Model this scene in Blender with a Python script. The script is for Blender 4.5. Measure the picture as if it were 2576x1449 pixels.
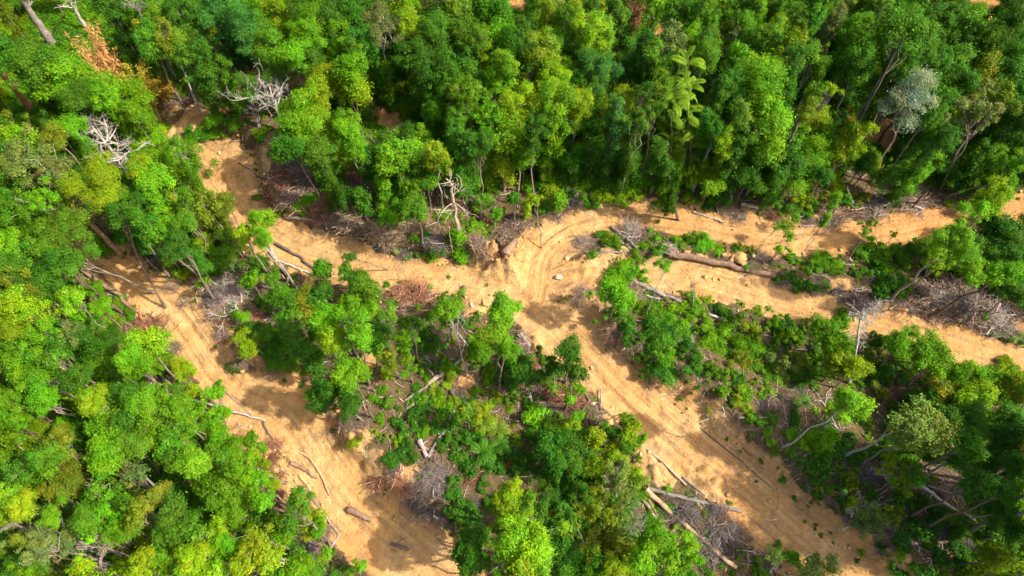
import bpy, math, random, re
import numpy as np

for o in list(bpy.data.objects):
    bpy.data.objects.remove(o)
scene = bpy.context.scene
COL = scene.collection
RNG = np.random.default_rng(11)
random.seed(11)

# ------------------------------------------------------------------ camera
CAM_H, TILT, FPX = 75.0, math.radians(30.0), 700.0
PW, PH = 1024.0, 576.0
cam_data = bpy.data.cameras.new('camera')
cam_data.sensor_width = 36.0
cam_data.lens = 36.0 * FPX / PW
cam_data.clip_start = 0.5
cam_data.clip_end = 5000.0
cam = bpy.data.objects.new('camera', cam_data)
COL.objects.link(cam)
cam.location = (0, 0, CAM_H)
cam.rotation_euler = (TILT, 0, 0)
scene.camera = cam

# ------------------------------------------------------------------ sky and sun
SUN_ELEV = math.radians(48.0)
SUN_AZ = math.atan2(1.0, -0.25)            # clockwise from +Y
world = bpy.data.worlds.new('World')
scene.world = world
world.use_nodes = True
wn = world.node_tree
bg = wn.nodes['Background']
sky = wn.nodes.new('ShaderNodeTexSky')
sky.sky_type = 'NISHITA'
sky.sun_disc = False
sky.sun_elevation = SUN_ELEV
sky.sun_rotation = SUN_AZ
sky.dust_density = 5.0
sky.ozone_density = 0.6
wn.links.new(sky.outputs[0], bg.inputs[0])
bg.inputs[1].default_value = 0.15
sun_data = bpy.data.lights.new('sun', 'SUN')
sun_data.energy = 4.4
sun_data.angle = math.radians(0.5)
sun_data.color = (1.0, 0.93, 0.80)
sun = bpy.data.objects.new('sun', sun_data)
COL.objects.link(sun)
sd = (math.sin(SUN_AZ) * math.cos(SUN_ELEV), math.cos(SUN_AZ) * math.cos(SUN_ELEV), math.sin(SUN_ELEV))
from mathutils import Vector
sun.rotation_euler = Vector(sd).to_track_quat('Z', 'Y').to_euler()
sun.location = (60, -20, 90)

vs = scene.view_settings
vs.view_transform = 'Standard'
vs.look = 'None'
vs.gamma = 1.0
vs.exposure = 1.0
vs.use_curve_mapping = False
scene.cycles.max_bounces = 6
scene.cycles.diffuse_bounces = 3
scene.cycles.glossy_bounces = 2
scene.cycles.transmission_bounces = 4
scene.cycles.use_denoising = True

# ------------------------------------------------------------------ noise
def _hash(ix, iy, seed):
    n = (ix.astype(np.int64) * 374761393 + iy.astype(np.int64) * 668265263 + seed * 1274126177) & 0x7fffffff
    n = (n ^ (n >> 13)) * 1274126177 & 0x7fffffff
    n = (n ^ (n >> 16)) & 0xffff
    return n / 65535.0

def vnoise(x, y, seed=0):
    ix, iy = np.floor(x), np.floor(y)
    fx, fy = x - ix, y - iy
    fx = fx * fx * (3 - 2 * fx); fy = fy * fy * (3 - 2 * fy)
    a = _hash(ix, iy, seed); b = _hash(ix + 1, iy, seed)
    c = _hash(ix, iy + 1, seed); d = _hash(ix + 1, iy + 1, seed)
    return (a * (1 - fx) + b * fx) * (1 - fy) + (c * (1 - fx) + d * fx) * fy

def fbm(x, y, seed=0, octs=4):
    s = 0.0; amp = 0.5; f = 1.0
    for k in range(octs):
        s = s + amp * (vnoise(x * f, y * f, seed + k * 17) - 0.5)
        amp *= 0.5; f *= 2.03
    return s

def smooth(a, b, x):
    t = np.clip((x - a) / (b - a), 0, 1)
    return t * t * (3 - 2 * t)

# ------------------------------------------------------------------ photo geometry (surveying points of the photograph onto the ground)
CT, ST = math.cos(TILT), math.sin(TILT)
def ray(px, py):
    u = (px - PW / 2) / FPX; v = (PH / 2 - py) / FPX
    return np.array([u, ST + v * CT, -CT + v * ST])
def at_plane(px, py, z):
    d = ray(px, py)
    t = (z - CAM_H) / d[2]
    return d[0] * t, d[1] * t
def depth(x, y, z):
    return y * ST + (CAM_H - z) * CT
def project(x, y, z):
    dz = CAM_H - z
    zc = y * ST + dz * CT
    yc = y * CT - dz * ST
    return PW / 2 + FPX * x / zc, PH / 2 - FPX * yc / zc

K = 0.1325
OFF = {'a': (0, 0), 'b': (341.33, 0), 'c': (682.67, 0), 'd': (0, 192), 'e': (341.33, 192), 'f': (682.67, 192),
       'g': (0, 384), 'h': (341.33, 384), 'i': (682.67, 384)}
def cp(c, x, y):
    return OFF[c][0] + x * K, OFF[c][1] + y * K
FV = 1024.0 / 2576.0

# ------------------------------------------------------------------ terrain height field
def h_base(x, y):
    return 0.035 * x + 0.03 * (y - 50) + 5.0 * fbm(x / 34.0, y / 34.0, 3, 3)

def at_base(px, py):
    z = 0.0
    for _ in range(6):
        x, y = at_plane(px, py, z)
        z = float(h_base(np.array([x]), np.array([y]))[0])
    return x, y

ROADS_FV = {
    'main': [(760, 170, 60), (690, 205, 70), (620, 215, 70), (545, 255, 75), (478, 312, 85), (500, 375, 110), (565, 425, 150), (596, 490, 110), (640, 550, 100),
             (720, 612, 115), (820, 648, 112), (920, 672, 92), (1020, 690, 85), (1150, 708, 90), (1280, 738, 105),
             (1370, 795, 115), (1432, 855, 115), (1512, 935, 118), (1590, 1012, 128), (1684, 1094, 138), (1808, 1204, 142),
             (1933, 1314, 146), (2055, 1418, 150), (2145, 1493, 152), (2285, 1618, 152)],
    'upper': [(1340, 760, 110), (1352, 690, 150), (1366, 640, 150), (1405, 598, 115), (1480, 560, 85), (1600, 545, 75), (1750, 558, 85),
              (1900, 588, 95), (2050, 602, 95), (2200, 580, 90), (2350, 552, 80), (2480, 532, 75), (2600, 532, 80), (2800, 540, 80)],
    'middle': [(1400, 700, 120), (1500, 690, 60), (1600, 690, 55), (1680, 692, 80), (1780, 708, 95), (1900, 742, 85), (2050, 782, 85), (2200, 812, 80),
               (2350, 846, 92), (2480, 882, 95), (2600, 915, 95), (2800, 965, 95)],
    'lower': [(180, 600, 40), (232, 640, 48), (300, 684, 75), (380, 742, 100), (440, 802, 110), (490, 870, 105), (540, 940, 105), (600, 990, 125),
              (690, 1030, 165), (760, 1092, 150), (800, 1162, 140), (850, 1230, 150), (900, 1290, 175), (970, 1352, 205),
              (1040, 1420, 225), (1100, 1490, 230), (1200, 1600, 230)],
}
SEG = []   # ax, ay, bx, by, wa, wb, za, zb, sa, sb, bank
BANK = {'main': 2.5, 'upper': 0.9, 'middle': 1.3, 'lower': 1.7}
for rname, pts in ROADS_FV.items():
    P = []
    n = len(pts)
    for i, (fx, fy, fw) in enumerate(pts):
        a = pts[max(0, i - 1)]; b = pts[min(n - 1, i + 1)]
        tx, ty = b[0] - a[0], b[1] - a[1]
        L = math.hypot(tx, ty); nx, ny = -ty / L, tx / L
        e1 = at_base((fx + nx * fw / 2) * FV, (fy + ny * fw / 2) * FV)
        e2 = at_base((fx - nx * fw / 2) * FV, (fy - ny * fw / 2) * FV)
        P.append(((e1[0] + e2[0]) / 2, (e1[1] + e2[1]) / 2, math.hypot(e1[0] - e2[0], e1[1] - e2[1]) / 2))
    # subdivide (Catmull-Rom)
    Q = []
    for i in range(n - 1):
        p0, p1, p2, p3 = P[max(0, i - 1)], P[i], P[i + 1], P[min(n - 1, i + 2)]
        for k in range(3):
            t = k / 3.0
            Q.append(tuple(0.5 * (2 * p1[j] + (p2[j] - p0[j]) * t + (2 * p0[j] - 5 * p1[j] + 4 * p2[j] - p3[j]) * t * t
                                  + (3 * p1[j] - p0[j] - 3 * p2[j] + p3[j]) * t ** 3) for j in range(3)))
    Q.append(P[-1])
    Q = np.array(Q)
    z = h_base(Q[:, 0], Q[:, 1])
    for _ in range(6):
        z[1:-1] = 0.25 * z[:-2] + 0.5 * z[1:-1] + 0.25 * z[2:]
    s = 0.0
    for i in range(len(Q) - 1):
        l = math.hypot(*(Q[i + 1, :2] - Q[i, :2]))
        SEG.append((Q[i, 0], Q[i, 1], Q[i + 1, 0], Q[i + 1, 1], Q[i, 2], Q[i + 1, 2], z[i], z[i + 1], s, s + l, BANK[rname]))
        s += l
SEG = np.array(SEG)

def road_info(x, y):
    """edge distance e (negative on the road), signed offset v, arc length s, road level z, north-east-ness, bank"""
    x = np.asarray(x, float); y = np.asarray(y, float)
    E = np.full(x.shape, 1e9); V = np.zeros(x.shape); S = np.zeros(x.shape); Z = np.zeros(x.shape)
    NE = np.zeros(x.shape); B = np.zeros(x.shape)
    zw = np.zeros(x.shape); zs = np.zeros(x.shape)
    for ax, ay, bx, by, wa, wb, za, zb, sa, sb, bk in SEG:
        dx, dy = bx - ax, by - ay
        L2 = dx * dx + dy * dy
        t = np.clip(((x - ax) * dx + (y - ay) * dy) / L2, 0, 1)
        qx, qy = x - (ax + dx * t), y - (ay + dy * t)
        d = np.sqrt(qx * qx + qy * qy) + 1e-6
        e = d - (wa + (wb - wa) * t)
        zz = za + (zb - za) * t
        w = np.exp(-np.clip(e, -6, 40) * 1.1)
        zw += w; zs += w * zz
        m = e < E
        E = np.where(m, e, E)
        V = np.where(m, d * np.sign(dx * qy - dy * qx), V)
        S = np.where(m, sa + (sb - sa) * t, S)
        NE = np.where(m, (qx * 0.8 + qy * 0.6) / d, NE)
        B = np.where(m, bk, B)
    Z = zs / np.maximum(zw, 1e-30)
    return E, V, S, Z, NE, B

# bare orange clearings seen through the forest (crop, x, y, radius px of the crop)
CLEAR = [('b', 260, 860, 150), ('b', 400, 950, 160), ('b', 500, 985, 90), ('b', 1330, 40, 150), ('b', 1480, 150, 80), ('b', 2100, 300, 90), ('b', 1850, 630, 60),
         ('b', 2260, 700, 90), ('b', 1830, 1050, 150), ('b', 1560, 1040, 60), ('b', 2090, 1050, 60), ('b', 2450, 240, 120), ('b', 2070, 400, 90),
         ('c', 1500, 1010, 200), ('c', 1330, 1040, 130), ('c', 1250, 960, 110), ('c', 200, 660, 70), ('c', 860, 660, 110), ('c', 1080, 560, 90), ('c', 1560, 555, 80),
         ('c', 1870, 50, 130), ('c', 2250, 30, 160), ('c', 300, 370, 80), ('c', 80, 220, 80), ('c', 1640, 990, 60), ('c', 120, 1110, 40), ('a', 2130, 620, 130),
         ('a', 2230, 600, 100), ('a', 200, 800, 60), ('a', 1290, 820, 80), ('a', 1760, 770, 100), ('e', 560, 280, 150), ('e', 1150, 560, 180), ('e', 1300, 480, 200),
         ('e', 1900, 560, 200), ('e', 1750, 640, 160), ('e', 1850, 850, 160), ('e', 2080, 520, 120), ('e', 1100, 800, 130), ('e', 980, 880, 110), ('e', 1450, 1080, 110),
         ('e', 1530, 1180, 90), ('e', 950, 1420, 70), ('e', 210, 1280, 80), ('f', 130, 660, 150), ('f', 400, 480, 90), ('f', 1180, 780, 110), ('f', 1650, 900, 120),
         ('f', 2050, 960, 130), ('f', 1120, 1020, 60), ('f', 2200, 1060, 130), ('g', 1800, 330, 150), ('g', 1950, 420, 130), ('g', 2060, 620, 150), ('g', 2080, 800, 150), ('g', 2250, 740, 160),
         ('h', 100, 420, 160), ('h', 280, 640, 130), ('h', 480, 700, 130), ('h', 240, 740, 120), ('h', 950, 60, 60), ('h', 2350, 620, 160), ('h', 2430, 720, 120), ('h', 2000, 300, 70), ('h', 2400, 480, 110),
         ('i', 60, 620, 150), ('i', 250, 720, 150), ('d', 2200, 150, 130), ('d', 2100, 80, 100), ('d', 1150, 450, 80), ('d', 950, 440, 90), ('d', 1050, 560, 90), ('d', 2330, 680, 60),
         ('d', 1700, 1180, 80), ('d', 1850, 1330, 130), ('d', 2050, 1400, 100), ('a', 1900, 1250, 200), ('a', 1560, 1080, 150)]
CL = []
for c, x, y, r in CLEAR:
    px, py = cp(c, x, y)
    wx, wy = at_base(px, py)
    CL.append((wx, wy, r * K * depth(wx, wy, 0) / FPX))

def dirt_mask(x, y, E, NE):
    nz = fbm(x / 1.7, y / 1.7, 41, 3)
    m = smooth(0.55, -0.55, E + nz * 2.2)
    fx, fy = project(x, y, 0 * x)
    low = smooth(300, 350, fy) * smooth(500, 560, fx)
    bare = 0.35 + 1.9 * low + 1.3 * smooth(470, 420, fx) * smooth(250, 300, fy)
    NEs = smooth(0.0, 0.5, NE)
    m = np.maximum(m, NEs * smooth(bare + 0.5, bare - 0.5, E + nz * 2.6))
    for cx, cy, r in CL:
        d = np.sqrt((x - cx) ** 2 + ((y - cy)) ** 2)
        m = np.maximum(m, 0.92 * smooth(r * 1.15, r * 0.6, d + nz * r * 1.0))
    return m

# pushed-up heaps of crumbled earth (crop, x, y, radius px, height m)
MOUNDS = []
for c, x, y, r, hh in [('e', 1130, 590, 110, 0.9), ('e', 1230, 610, 110, 1.1), ('e', 1310, 600, 90, 0.9), ('e', 1290, 500, 110, 0.8), ('e', 1180, 520, 100, 0.9), ('e', 1440, 560, 70, 0.4),
                       ('e', 1900, 570, 120, 0.6), ('e', 1800, 700, 110, 0.6), ('e', 1730, 840, 110, 0.8), ('e', 1010, 800, 90, 0.5), ('e', 1440, 1120, 110, 0.7), ('f', 1180, 790, 100, 0.7), ('f', 1650, 900, 110, 0.9),
                       ('f', 2050, 960, 120, 0.8), ('f', 150, 660, 160, 0.4), ('g', 2060, 640, 130, 0.7), ('g', 2090, 800, 130, 0.6), ('g', 1950, 420, 110, 0.5), ('h', 100, 430, 130, 0.9), ('h', 300, 650, 120, 0.7),
                       ('h', 2350, 640, 130, 0.9), ('i', 230, 730, 110, 1.0), ('i', 80, 640, 110, 0.8), ('i', 60, 340, 90, 0.5), ('d', 1850, 1360, 110, 0.7), ('d', 2080, 1410, 110, 0.8), ('d', 1300, 700, 110, 0.6), ('a', 1900, 1290, 120, 0.6)]:
    wx, wy = at_base(*cp(c, x, y))
    MOUNDS.append((wx, wy, r * K * depth(wx, wy, 0) / FPX, hh))

def ground(x, y, full=False):
    x = np.atleast_1d(np.asarray(x, float)); y = np.atleast_1d(np.asarray(y, float))
    hb = h_base(x, y)
    E, V, S, Z, NE, B = road_info(x, y)
    en = E + 1.6 * fbm(x / 2.3, y / 2.3, 9, 3)
    k = smooth(0.0, 4.0, en)
    h = (Z - 0.25) * (1 - k) + hb * k
    ne = smooth(-0.1, 0.55, NE)
    bn = 0.6 + 0.9 * vnoise(x / 9.0, y / 9.0, 21)
    fx, fy = project(x, y, 0 * x)
    low = smooth(300, 350, fy) * smooth(500, 560, fx)
    h = h + ne * B * (1 + 0.75 * low) * bn * smooth(0.0, 1.9 + 1.3 * low, en) * np.exp(-np.clip(E, 0, 60) / 9.0)
    sw = smooth(0.15, -0.5, NE)
    h = h + sw * (0.55 * vnoise(x / 2.0, y / 2.0, 31) * np.exp(-((en - 0.7) / 0.7) ** 2) - 0.9 * smooth(1.2, 5.0, en) * np.exp(-np.clip(E, 0, 60) / 10.0))
    on = smooth(0.4, -0.4, E)
    vv = np.abs(V)
    rut = np.exp(-((vv - 0.95 - 0.5 * fbm(S / 9.0, V * 0 + 3.3, 51, 2)) / 0.22) ** 2)
    h = h - on * 0.26 * rut * (0.35 + vnoise(S / 5.0, V * 0, 5))
    rut2 = np.exp(-((V - 0.35 * np.sin(S / 6.0)) / 0.2) ** 2)
    h = h + on * 0.14 * rut2
    h = h + on * 0.10 * fbm(V * 2.2, S / 3.5, 61, 2) + on * 0.22 * fbm(x / 1.6, y / 1.6, 66, 3)
    near = np.exp(-(np.clip(E - 0.6, 0, 60) / 2.2) ** 2) * (1 - on)
    h = h + (0.25 + 0.85 * near) * fbm(x / 1.0, y / 1.0, 71, 4) * (1 - on)
    bnd = ne * low * smooth(0.1, 0.9, en) * smooth(5.0, 3.0, en)
    h = h + bnd * (0.75 * fbm(x / 0.8, y / 0.8, 111, 3) - 0.22 * np.abs(2 * vnoise(x / 1.3, y / 1.3, 117) - 1))
    for mx_, my_, mr_, mh_ in MOUNDS:
        g = np.exp(-((x - mx_) ** 2 + (y - my_) ** 2) / (mr_ * mr_))
        h = h + mh_ * g * (0.75 + 2.0 * fbm(x / 0.9, y / 0.9, 101, 4))
    if full:
        return h, E, V, S, NE
    return h

# ------------------------------------------------------------------ mesh helpers
def new_mesh(name, V, F, mat=None, shade=False, tint=None, floats=None, vecs=None):
    """V (n,3); F list of arrays of quads / triangles"""
    me = bpy.data.meshes.new(name)
    V = np.asarray(V, np.float32)
    F = [np.asarray(f, np.int32) for f in (F if isinstance(F, (list, tuple)) else [F]) if len(f)]
    me.vertices.add(len(V))
    me.vertices.foreach_set('co', V.ravel())
    tot = sum(f.size for f in F); nf = sum(len(f) for f in F)
    me.loops.add(tot)
    me.loops.foreach_set('vertex_index', np.concatenate([f.ravel() for f in F]))
    me.polygons.add(nf)
    st = np.concatenate([np.full(len(f), f.shape[1], np.int32) for f in F])
    me.polygons.foreach_set('loop_start', np.concatenate([[0], np.cumsum(st)[:-1]]).astype(np.int32))
    me.polygons.foreach_set('loop_total', st)
    if shade:
        me.polygons.foreach_set('use_smooth', np.ones(nf, bool))
    if tint is not None:
        a = me.attributes.new('tint', 'FLOAT_COLOR', 'POINT')
        t4 = np.ones((len(V), 4), np.float32); t4[:, :3] = tint
        a.data.foreach_set('color', t4.ravel())
    for k, v in (floats or {}).items():
        a = me.attributes.new(k, 'FLOAT', 'POINT'); a.data.foreach_set('value', np.asarray(v, np.float32))
    for k, v in (vecs or {}).items():
        a = me.attributes.new(k, 'FLOAT_VECTOR', 'POINT'); a.data.foreach_set('vector', np.asarray(v, np.float32).ravel())
    me.update(calc_edges=True)
    if mat:
        me.materials.append(mat)
    return me

def link(name, me, parent=None, loc=(0, 0, 0), rot=(0, 0, 0), scale=(1, 1, 1), color=None):
    o = bpy.data.objects.new(name, me)
    COL.objects.link(o)
    if parent is not None:
        o.parent = parent
    o.location = loc; o.rotation_euler = rot; o.scale = scale
    if color is not None:
        o.color = (color[0], color[1], color[2], 1.0)
    return o

def tubes(P, R, sides=5, cap=False):
    """P (N,K,3) centre lines, R (N,K) radii -> verts, [quads]"""
    P = np.asarray(P, float); R = np.asarray(R, float)
    N, Kk, _ = P.shape
    T = np.empty_like(P)
    T[:, 1:-1] = P[:, 2:] - P[:, :-2]; T[:, 0] = P[:, 1] - P[:, 0]; T[:, -1] = P[:, -1] - P[:, -2]
    T /= np.linalg.norm(T, axis=2, keepdims=True) + 1e-9
    M = (P[:, -1] - P[:, 0]); M /= np.linalg.norm(M, axis=1, keepdims=True) + 1e-9
    ref = np.where(np.abs(M[:, 2:3]) < 0.8, np.array([[0, 0, 1.0]]), np.array([[1.0, 0, 0]]))
    A = np.cross(T, ref[:, None, :]); A /= np.linalg.norm(A, axis=2, keepdims=True) + 1e-9
    Bv = np.cross(T, A)
    ang = np.arange(sides) * 2 * math.pi / sides
    V = (P[:, :, None, :] + R[:, :, None, None] * (np.cos(ang)[None, None, :, None] * A[:, :, None, :] + np.sin(ang)[None, None, :, None] * Bv[:, :, None, :]))
    base = (np.arange(N) * Kk * sides)[:, None, None] + (np.arange(Kk - 1) * sides)[None, :, None]
    j = np.arange(sides)[None, None, :]; j2 = (j + 1) % sides
    Fq = np.stack([base + j, base + j2, base + sides + j2, base + sides + j], axis=-1).reshape(-1, 4)
    F = [Fq]
    if cap and sides >= 3:
        tris = []
        for n_ in range(N):
            b0 = n_ * Kk * sides; b1 = b0 + (Kk - 1) * sides
            for q in range(1, sides - 1):
                tris.append((b0, b0 + q + 1, b0 + q)); tris.append((b1, b1 + q, b1 + q + 1))
        F.append(np.array(tris))
    return V.reshape(-1, 3), F

def join(parts):
    """parts: list of (V, [F...]) -> V, [quads, tris]"""
    Vs, q, t, n = [], [], [], 0
    for V, F in parts:
        Vs.append(V)
        for f in F:
            (q if f.shape[1] == 4 else t).append(f + n)
        n += len(V)
    out = []
    if q: out.append(np.concatenate(q))
    if t: out.append(np.concatenate(t))
    return np.concatenate(Vs), out

# ------------------------------------------------------------------ materials
def mat_new(name):
    m = bpy.data.materials.new(name)
    m.use_nodes = True
    nt = m.node_tree
    p = nt.nodes['Principled BSDF']
    return m, nt, p

def node(nt, t, **kw):
    n = nt.nodes.new(t)
    for k, v in kw.items():
        setattr(n, k, v)
    return n

def mix(nt, fac, a, b, mode='MIX'):
    n = node(nt, 'ShaderNodeMix', data_type='RGBA', blend_type=mode)
    for inp, v in ((n.inputs[0], fac), (n.inputs[6], a), (n.inputs[7], b)):
        if isinstance(v, bpy.types.NodeSocket):
            nt.links.new(v, inp)
        elif isinstance(v, (int, float)):
            inp.default_value = v
        else:
            inp.default_value = (v[0], v[1], v[2], 1)
    return n.outputs[2]

def math_node(nt, op, a, b=None, clamp=False):
    n = node(nt, 'ShaderNodeMath', operation=op, use_clamp=clamp)
    for inp, v in ((n.inputs[0], a), (n.inputs[1], b)):
        if v is None: continue
        if isinstance(v, bpy.types.NodeSocket): nt.links.new(v, inp)
        else: inp.default_value = v
    return n.outputs[0]

def noise_tex(nt, vec, scale, detail=4.0, rough=0.55):
    n = node(nt, 'ShaderNodeTexNoise')
    n.inputs['Scale'].default_value = scale
    n.inputs['Detail'].default_value = detail
    n.inputs['Roughness'].default_value = rough
    if vec is not None: nt.links.new(vec, n.inputs['Vector'])
    return n

def ramp(nt, fac, stops):
    n = node(nt, 'ShaderNodeValToRGB')
    cr = n.color_ramp
    while len(cr.elements) < len(stops): cr.elements.new(0.5)
    for e, (p, c) in zip(cr.elements, stops):
        e.position = p
        e.color = (c, c, c, 1) if isinstance(c, (int, float)) else (c[0], c[1], c[2], 1)
    nt.links.new(fac, n.inputs[0])
    return n.outputs[0]

# foliage: object colour x leaf tint, partly translucent
def make_foliage(name, trans=0.37):
    m, nt, p = mat_new(name)
    oi = node(nt, 'ShaderNodeObjectInfo')
    at = node(nt, 'ShaderNodeAttribute', attribute_name='tint')
    ia = node(nt, 'ShaderNodeAttribute', attribute_name='leafcol', attribute_type='INSTANCER')   # colour of scattered plants
    c = mix(nt, 1.0, oi.outputs['Color'], ia.outputs['Color'], 'ADD')
    c = mix(nt, 1.0, c, at.outputs['Color'], 'MULTIPLY')
    nt.links.new(c, p.inputs['Base Color'])
    p.inputs['Roughness'].default_value = 0.5
    p.inputs['Specular IOR Level'].default_value = 0.10
    tr = node(nt, 'ShaderNodeBsdfTranslucent')
    c2 = mix(nt, 1.0, c, (1.25, 1.3, 0.6), 'MULTIPLY')
    nt.links.new(c2, tr.inputs[0])
    mx = node(nt, 'ShaderNodeMixShader')
    mx.inputs[0].default_value = trans
    nt.links.new(p.outputs[0], mx.inputs[1]); nt.links.new(tr.outputs[0], mx.inputs[2])
    nt.links.new(mx.outputs[0], nt.nodes['Material Output'].inputs[0])
    return m
M_LEAF = make_foliage('foliage')

# bark / dead wood: object colour with streaks
def make_bark(name, grain=1.0):
    m, nt, p = mat_new(name)
    oi = node(nt, 'ShaderNodeObjectInfo')
    tc = node(nt, 'ShaderNodeTexCoord')
    n1 = noise_tex(nt, tc.outputs['Object'], 1.7, 5, 0.65)
    n2 = noise_tex(nt, tc.outputs['Object'], 9.0, 4, 0.7)
    f1 = ramp(nt, n1.outputs[0], [(0.3, 0.45), (0.7, 1.25)])
    f2 = ramp(nt, n2.outputs[0], [(0.3, 0.6), (0.7, 1.2)])
    c = mix(nt, 1.0, oi.outputs['Color'], f1, 'MULTIPLY')
    c = mix(nt, grain, c, f2, 'MULTIPLY')
    nt.links.new(c, p.inputs['Base Color'])
    p.inputs['Roughness'].default_value = 0.85
    p.inputs['Specular IOR Level'].default_value = 0.15
    b = node(nt, 'ShaderNodeBump')
    b.inputs['Strength'].default_value = 0.6; b.inputs['Distance'].default_value = 0.05
    nt.links.new(n2.outputs[0], b.inputs['Height']); nt.links.new(b.outputs[0], p.inputs['Normal'])
    return m
M_BARK = make_bark('bark')

# rock and clods
def make_rock():
    m, nt, p = mat_new('rock')
    oi = node(nt, 'ShaderNodeObjectInfo')
    tc = node(nt, 'ShaderNodeTexCoord')
    n1 = noise_tex(nt, tc.outputs['Object'], 4.0, 5, 0.7)
    c = mix(nt, 1.0, oi.outputs['Color'], ramp(nt, n1.outputs[0], [(0.3, 0.6), (0.7, 1.2)]), 'MULTIPLY')
    nt.links.new(c, p.inputs['Base Color'])
    p.inputs['Roughness'].default_value = 0.9
    p.inputs['Specular IOR Level'].default_value = 0.1
    return m
M_ROCK = make_rock()

# soil
def make_soil():
    m, nt, p = mat_new('soil')
    geo = node(nt, 'ShaderNodeNewGeometry')
    pos = geo.outputs['Position']
    dirt = node(nt, 'ShaderNodeAttribute', attribute_name='dirt').outputs['Fac']
    rv = node(nt, 'ShaderNodeAttribute', attribute_name='road').outputs['Vector']
    red = node(nt, 'ShaderNodeAttribute', attribute_name='red').outputs['Fac']
    n_big = noise_tex(nt, pos, 0.22, 5, 0.65)
    n_mid = noise_tex(nt, pos, 0.9, 5, 0.65)
    n_fine = noise_tex(nt, pos, 5.0, 5, 0.75)
    mp = node(nt, 'ShaderNodeMapping'); mp.inputs['Scale'].default_value = (1.7, 0.07, 1)
    nt.links.new(rv, mp.inputs[0])
    n_track = noise_tex(nt, mp.outputs[0], 1.0, 4, 0.6)
    tan = mix(nt, ramp(nt, n_big.outputs[0], [(0.35, 0.0), (0.65, 1.0)]), (0.425, 0.242, 0.086), (0.53, 0.340, 0.148))
    tan = mix(nt, red, tan, (0.47, 0.222, 0.070))
    tan = mix(nt, ramp(nt, n_mid.outputs[0], [(0.42, 0.0), (0.66, 0.6)]), tan, (0.30, 0.160, 0.060))
    tan = mix(nt, ramp(nt, n_track.outputs[0], [(0.50, 0.0), (0.64, 0.65)]), tan, (0.27, 0.148, 0.060))
    tan = mix(nt, ramp(nt, n_fine.outputs[0], [(0.57, 0.0), (0.70, 0.5)]), tan, (0.19, 0.10, 0.042))
    n_st = noise_tex(nt, pos, 0.42, 6, 0.7)
    stain = math_node(nt, 'MULTIPLY', ramp(nt, n_st.outputs[0], [(0.52, 0.0), (0.64, 1.0)]), ramp(nt, n_track.outputs[0], [(0.40, 0.25), (0.60, 0.8)]))
    tan = mix(nt, stain, tan, (0.185, 0.122, 0.072))
    n_sp = noise_tex(nt, pos, 2.6, 3, 0.8)
    tan = mix(nt, ramp(nt, n_sp.outputs[0], [(0.60, 0.0), (0.68, 0.6)]), tan, (0.16, 0.088, 0.040))
    floor_c = mix(nt, ramp(nt, n_mid.outputs[0], [(0.35, 0.0), (0.65, 1.0)]), (0.085, 0.058, 0.030), (0.19, 0.115, 0.055))
    floor_c = mix(nt, ramp(nt, n_fine.outputs[0], [(0.4, 0.0), (0.6, 0.8)]), floor_c, (0.055, 0.052, 0.022))
    f = math_node(nt, 'ADD', dirt, math_node(nt, 'MULTIPLY', math_node(nt, 'SUBTRACT', n_fine.outputs[0], 0.5), 0.9))
    f = ramp(nt, f, [(0.35, 0.0), (0.65, 1.0)])
    nt.links.new(mix(nt, f, floor_c, tan), p.inputs['Base Color'])
    p.inputs['Roughness'].default_value = 0.95
    p.inputs['Specular IOR Level'].default_value = 0.08
    hsum = math_node(nt, 'ADD', math_node(nt, 'MULTIPLY', n_mid.outputs[0], 1.0), math_node(nt, 'MULTIPLY', n_fine.outputs[0], 0.28))
    hsum = math_node(nt, 'ADD', hsum, math_node(nt, 'MULTIPLY', n_track.outputs[0], 0.8))
    hsum = math_node(nt, 'SUBTRACT', hsum, math_node(nt, 'MULTIPLY', n_sp.outputs[0], 0.3))
    b = node(nt, 'ShaderNodeBump')
    b.inputs['Strength'].default_value = 0.9; b.inputs['Distance'].default_value = 0.4
    nt.links.new(hsum, b.inputs['Height']); nt.links.new(b.outputs[0], p.inputs['Normal'])
    return m
M_SOIL = make_soil()

# ------------------------------------------------------------------ ground
def axis(lo, hi, step, far_lo, far_hi):
    mid = list(np.arange(lo, hi + step / 2, step))
    s = step; a = []
    x = lo
    while x > far_lo:
        s *= 1.3; x -= s; a.append(x)
    s = step; b = []; x = mid[-1]
    while x < far_hi:
        s *= 1.3; x += s; b.append(x)
    return np.array(a[::-1] + mid + b)
XS = axis(-92, 92, 0.28, -1500, 1500)
YS = axis(2, 108, 0.28, -900, 2200)
GX, GY = np.meshgrid(XS, YS)
gx, gy = GX.ravel(), GY.ravel()
gh, gE, gV, gS, gN = ground(gx, gy, full=True)
gm = dirt_mask(gx, gy, gE, gN)
red = 0.25 * smooth(0.0, 0.2, fbm(gx / 3.0, gy / 3.0, 95, 3)) + smooth(8, 45, gx * 0.55 + (gy - 45) * 0.75) * 0.75 + 0.5 * smooth(0.08, 0.25, fbm(gx / 6.0, gy / 6.0, 91, 3))
nx_, ny_ = len(XS), len(YS)
idx = np.arange(nx_ * ny_).reshape(ny_, nx_)
FQ = np.stack([idx[:-1, :-1], idx[:-1, 1:], idx[1:, 1:], idx[1:, :-1]], -1).reshape(-1, 4)
gme = new_mesh('ground', np.stack([gx, gy, gh], 1), [FQ], M_SOIL, True,
               floats={'dirt': gm, 'red': np.clip(red, 0, 1)}, vecs={'road': np.stack([gV, gS, 0 * gS], 1)})
g_ob = link('ground', gme)
g_ob['kind'] = 'structure'
g_ob['label'] = 'sandy orange ground with bulldozed dirt roads forking through the forest'

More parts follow.
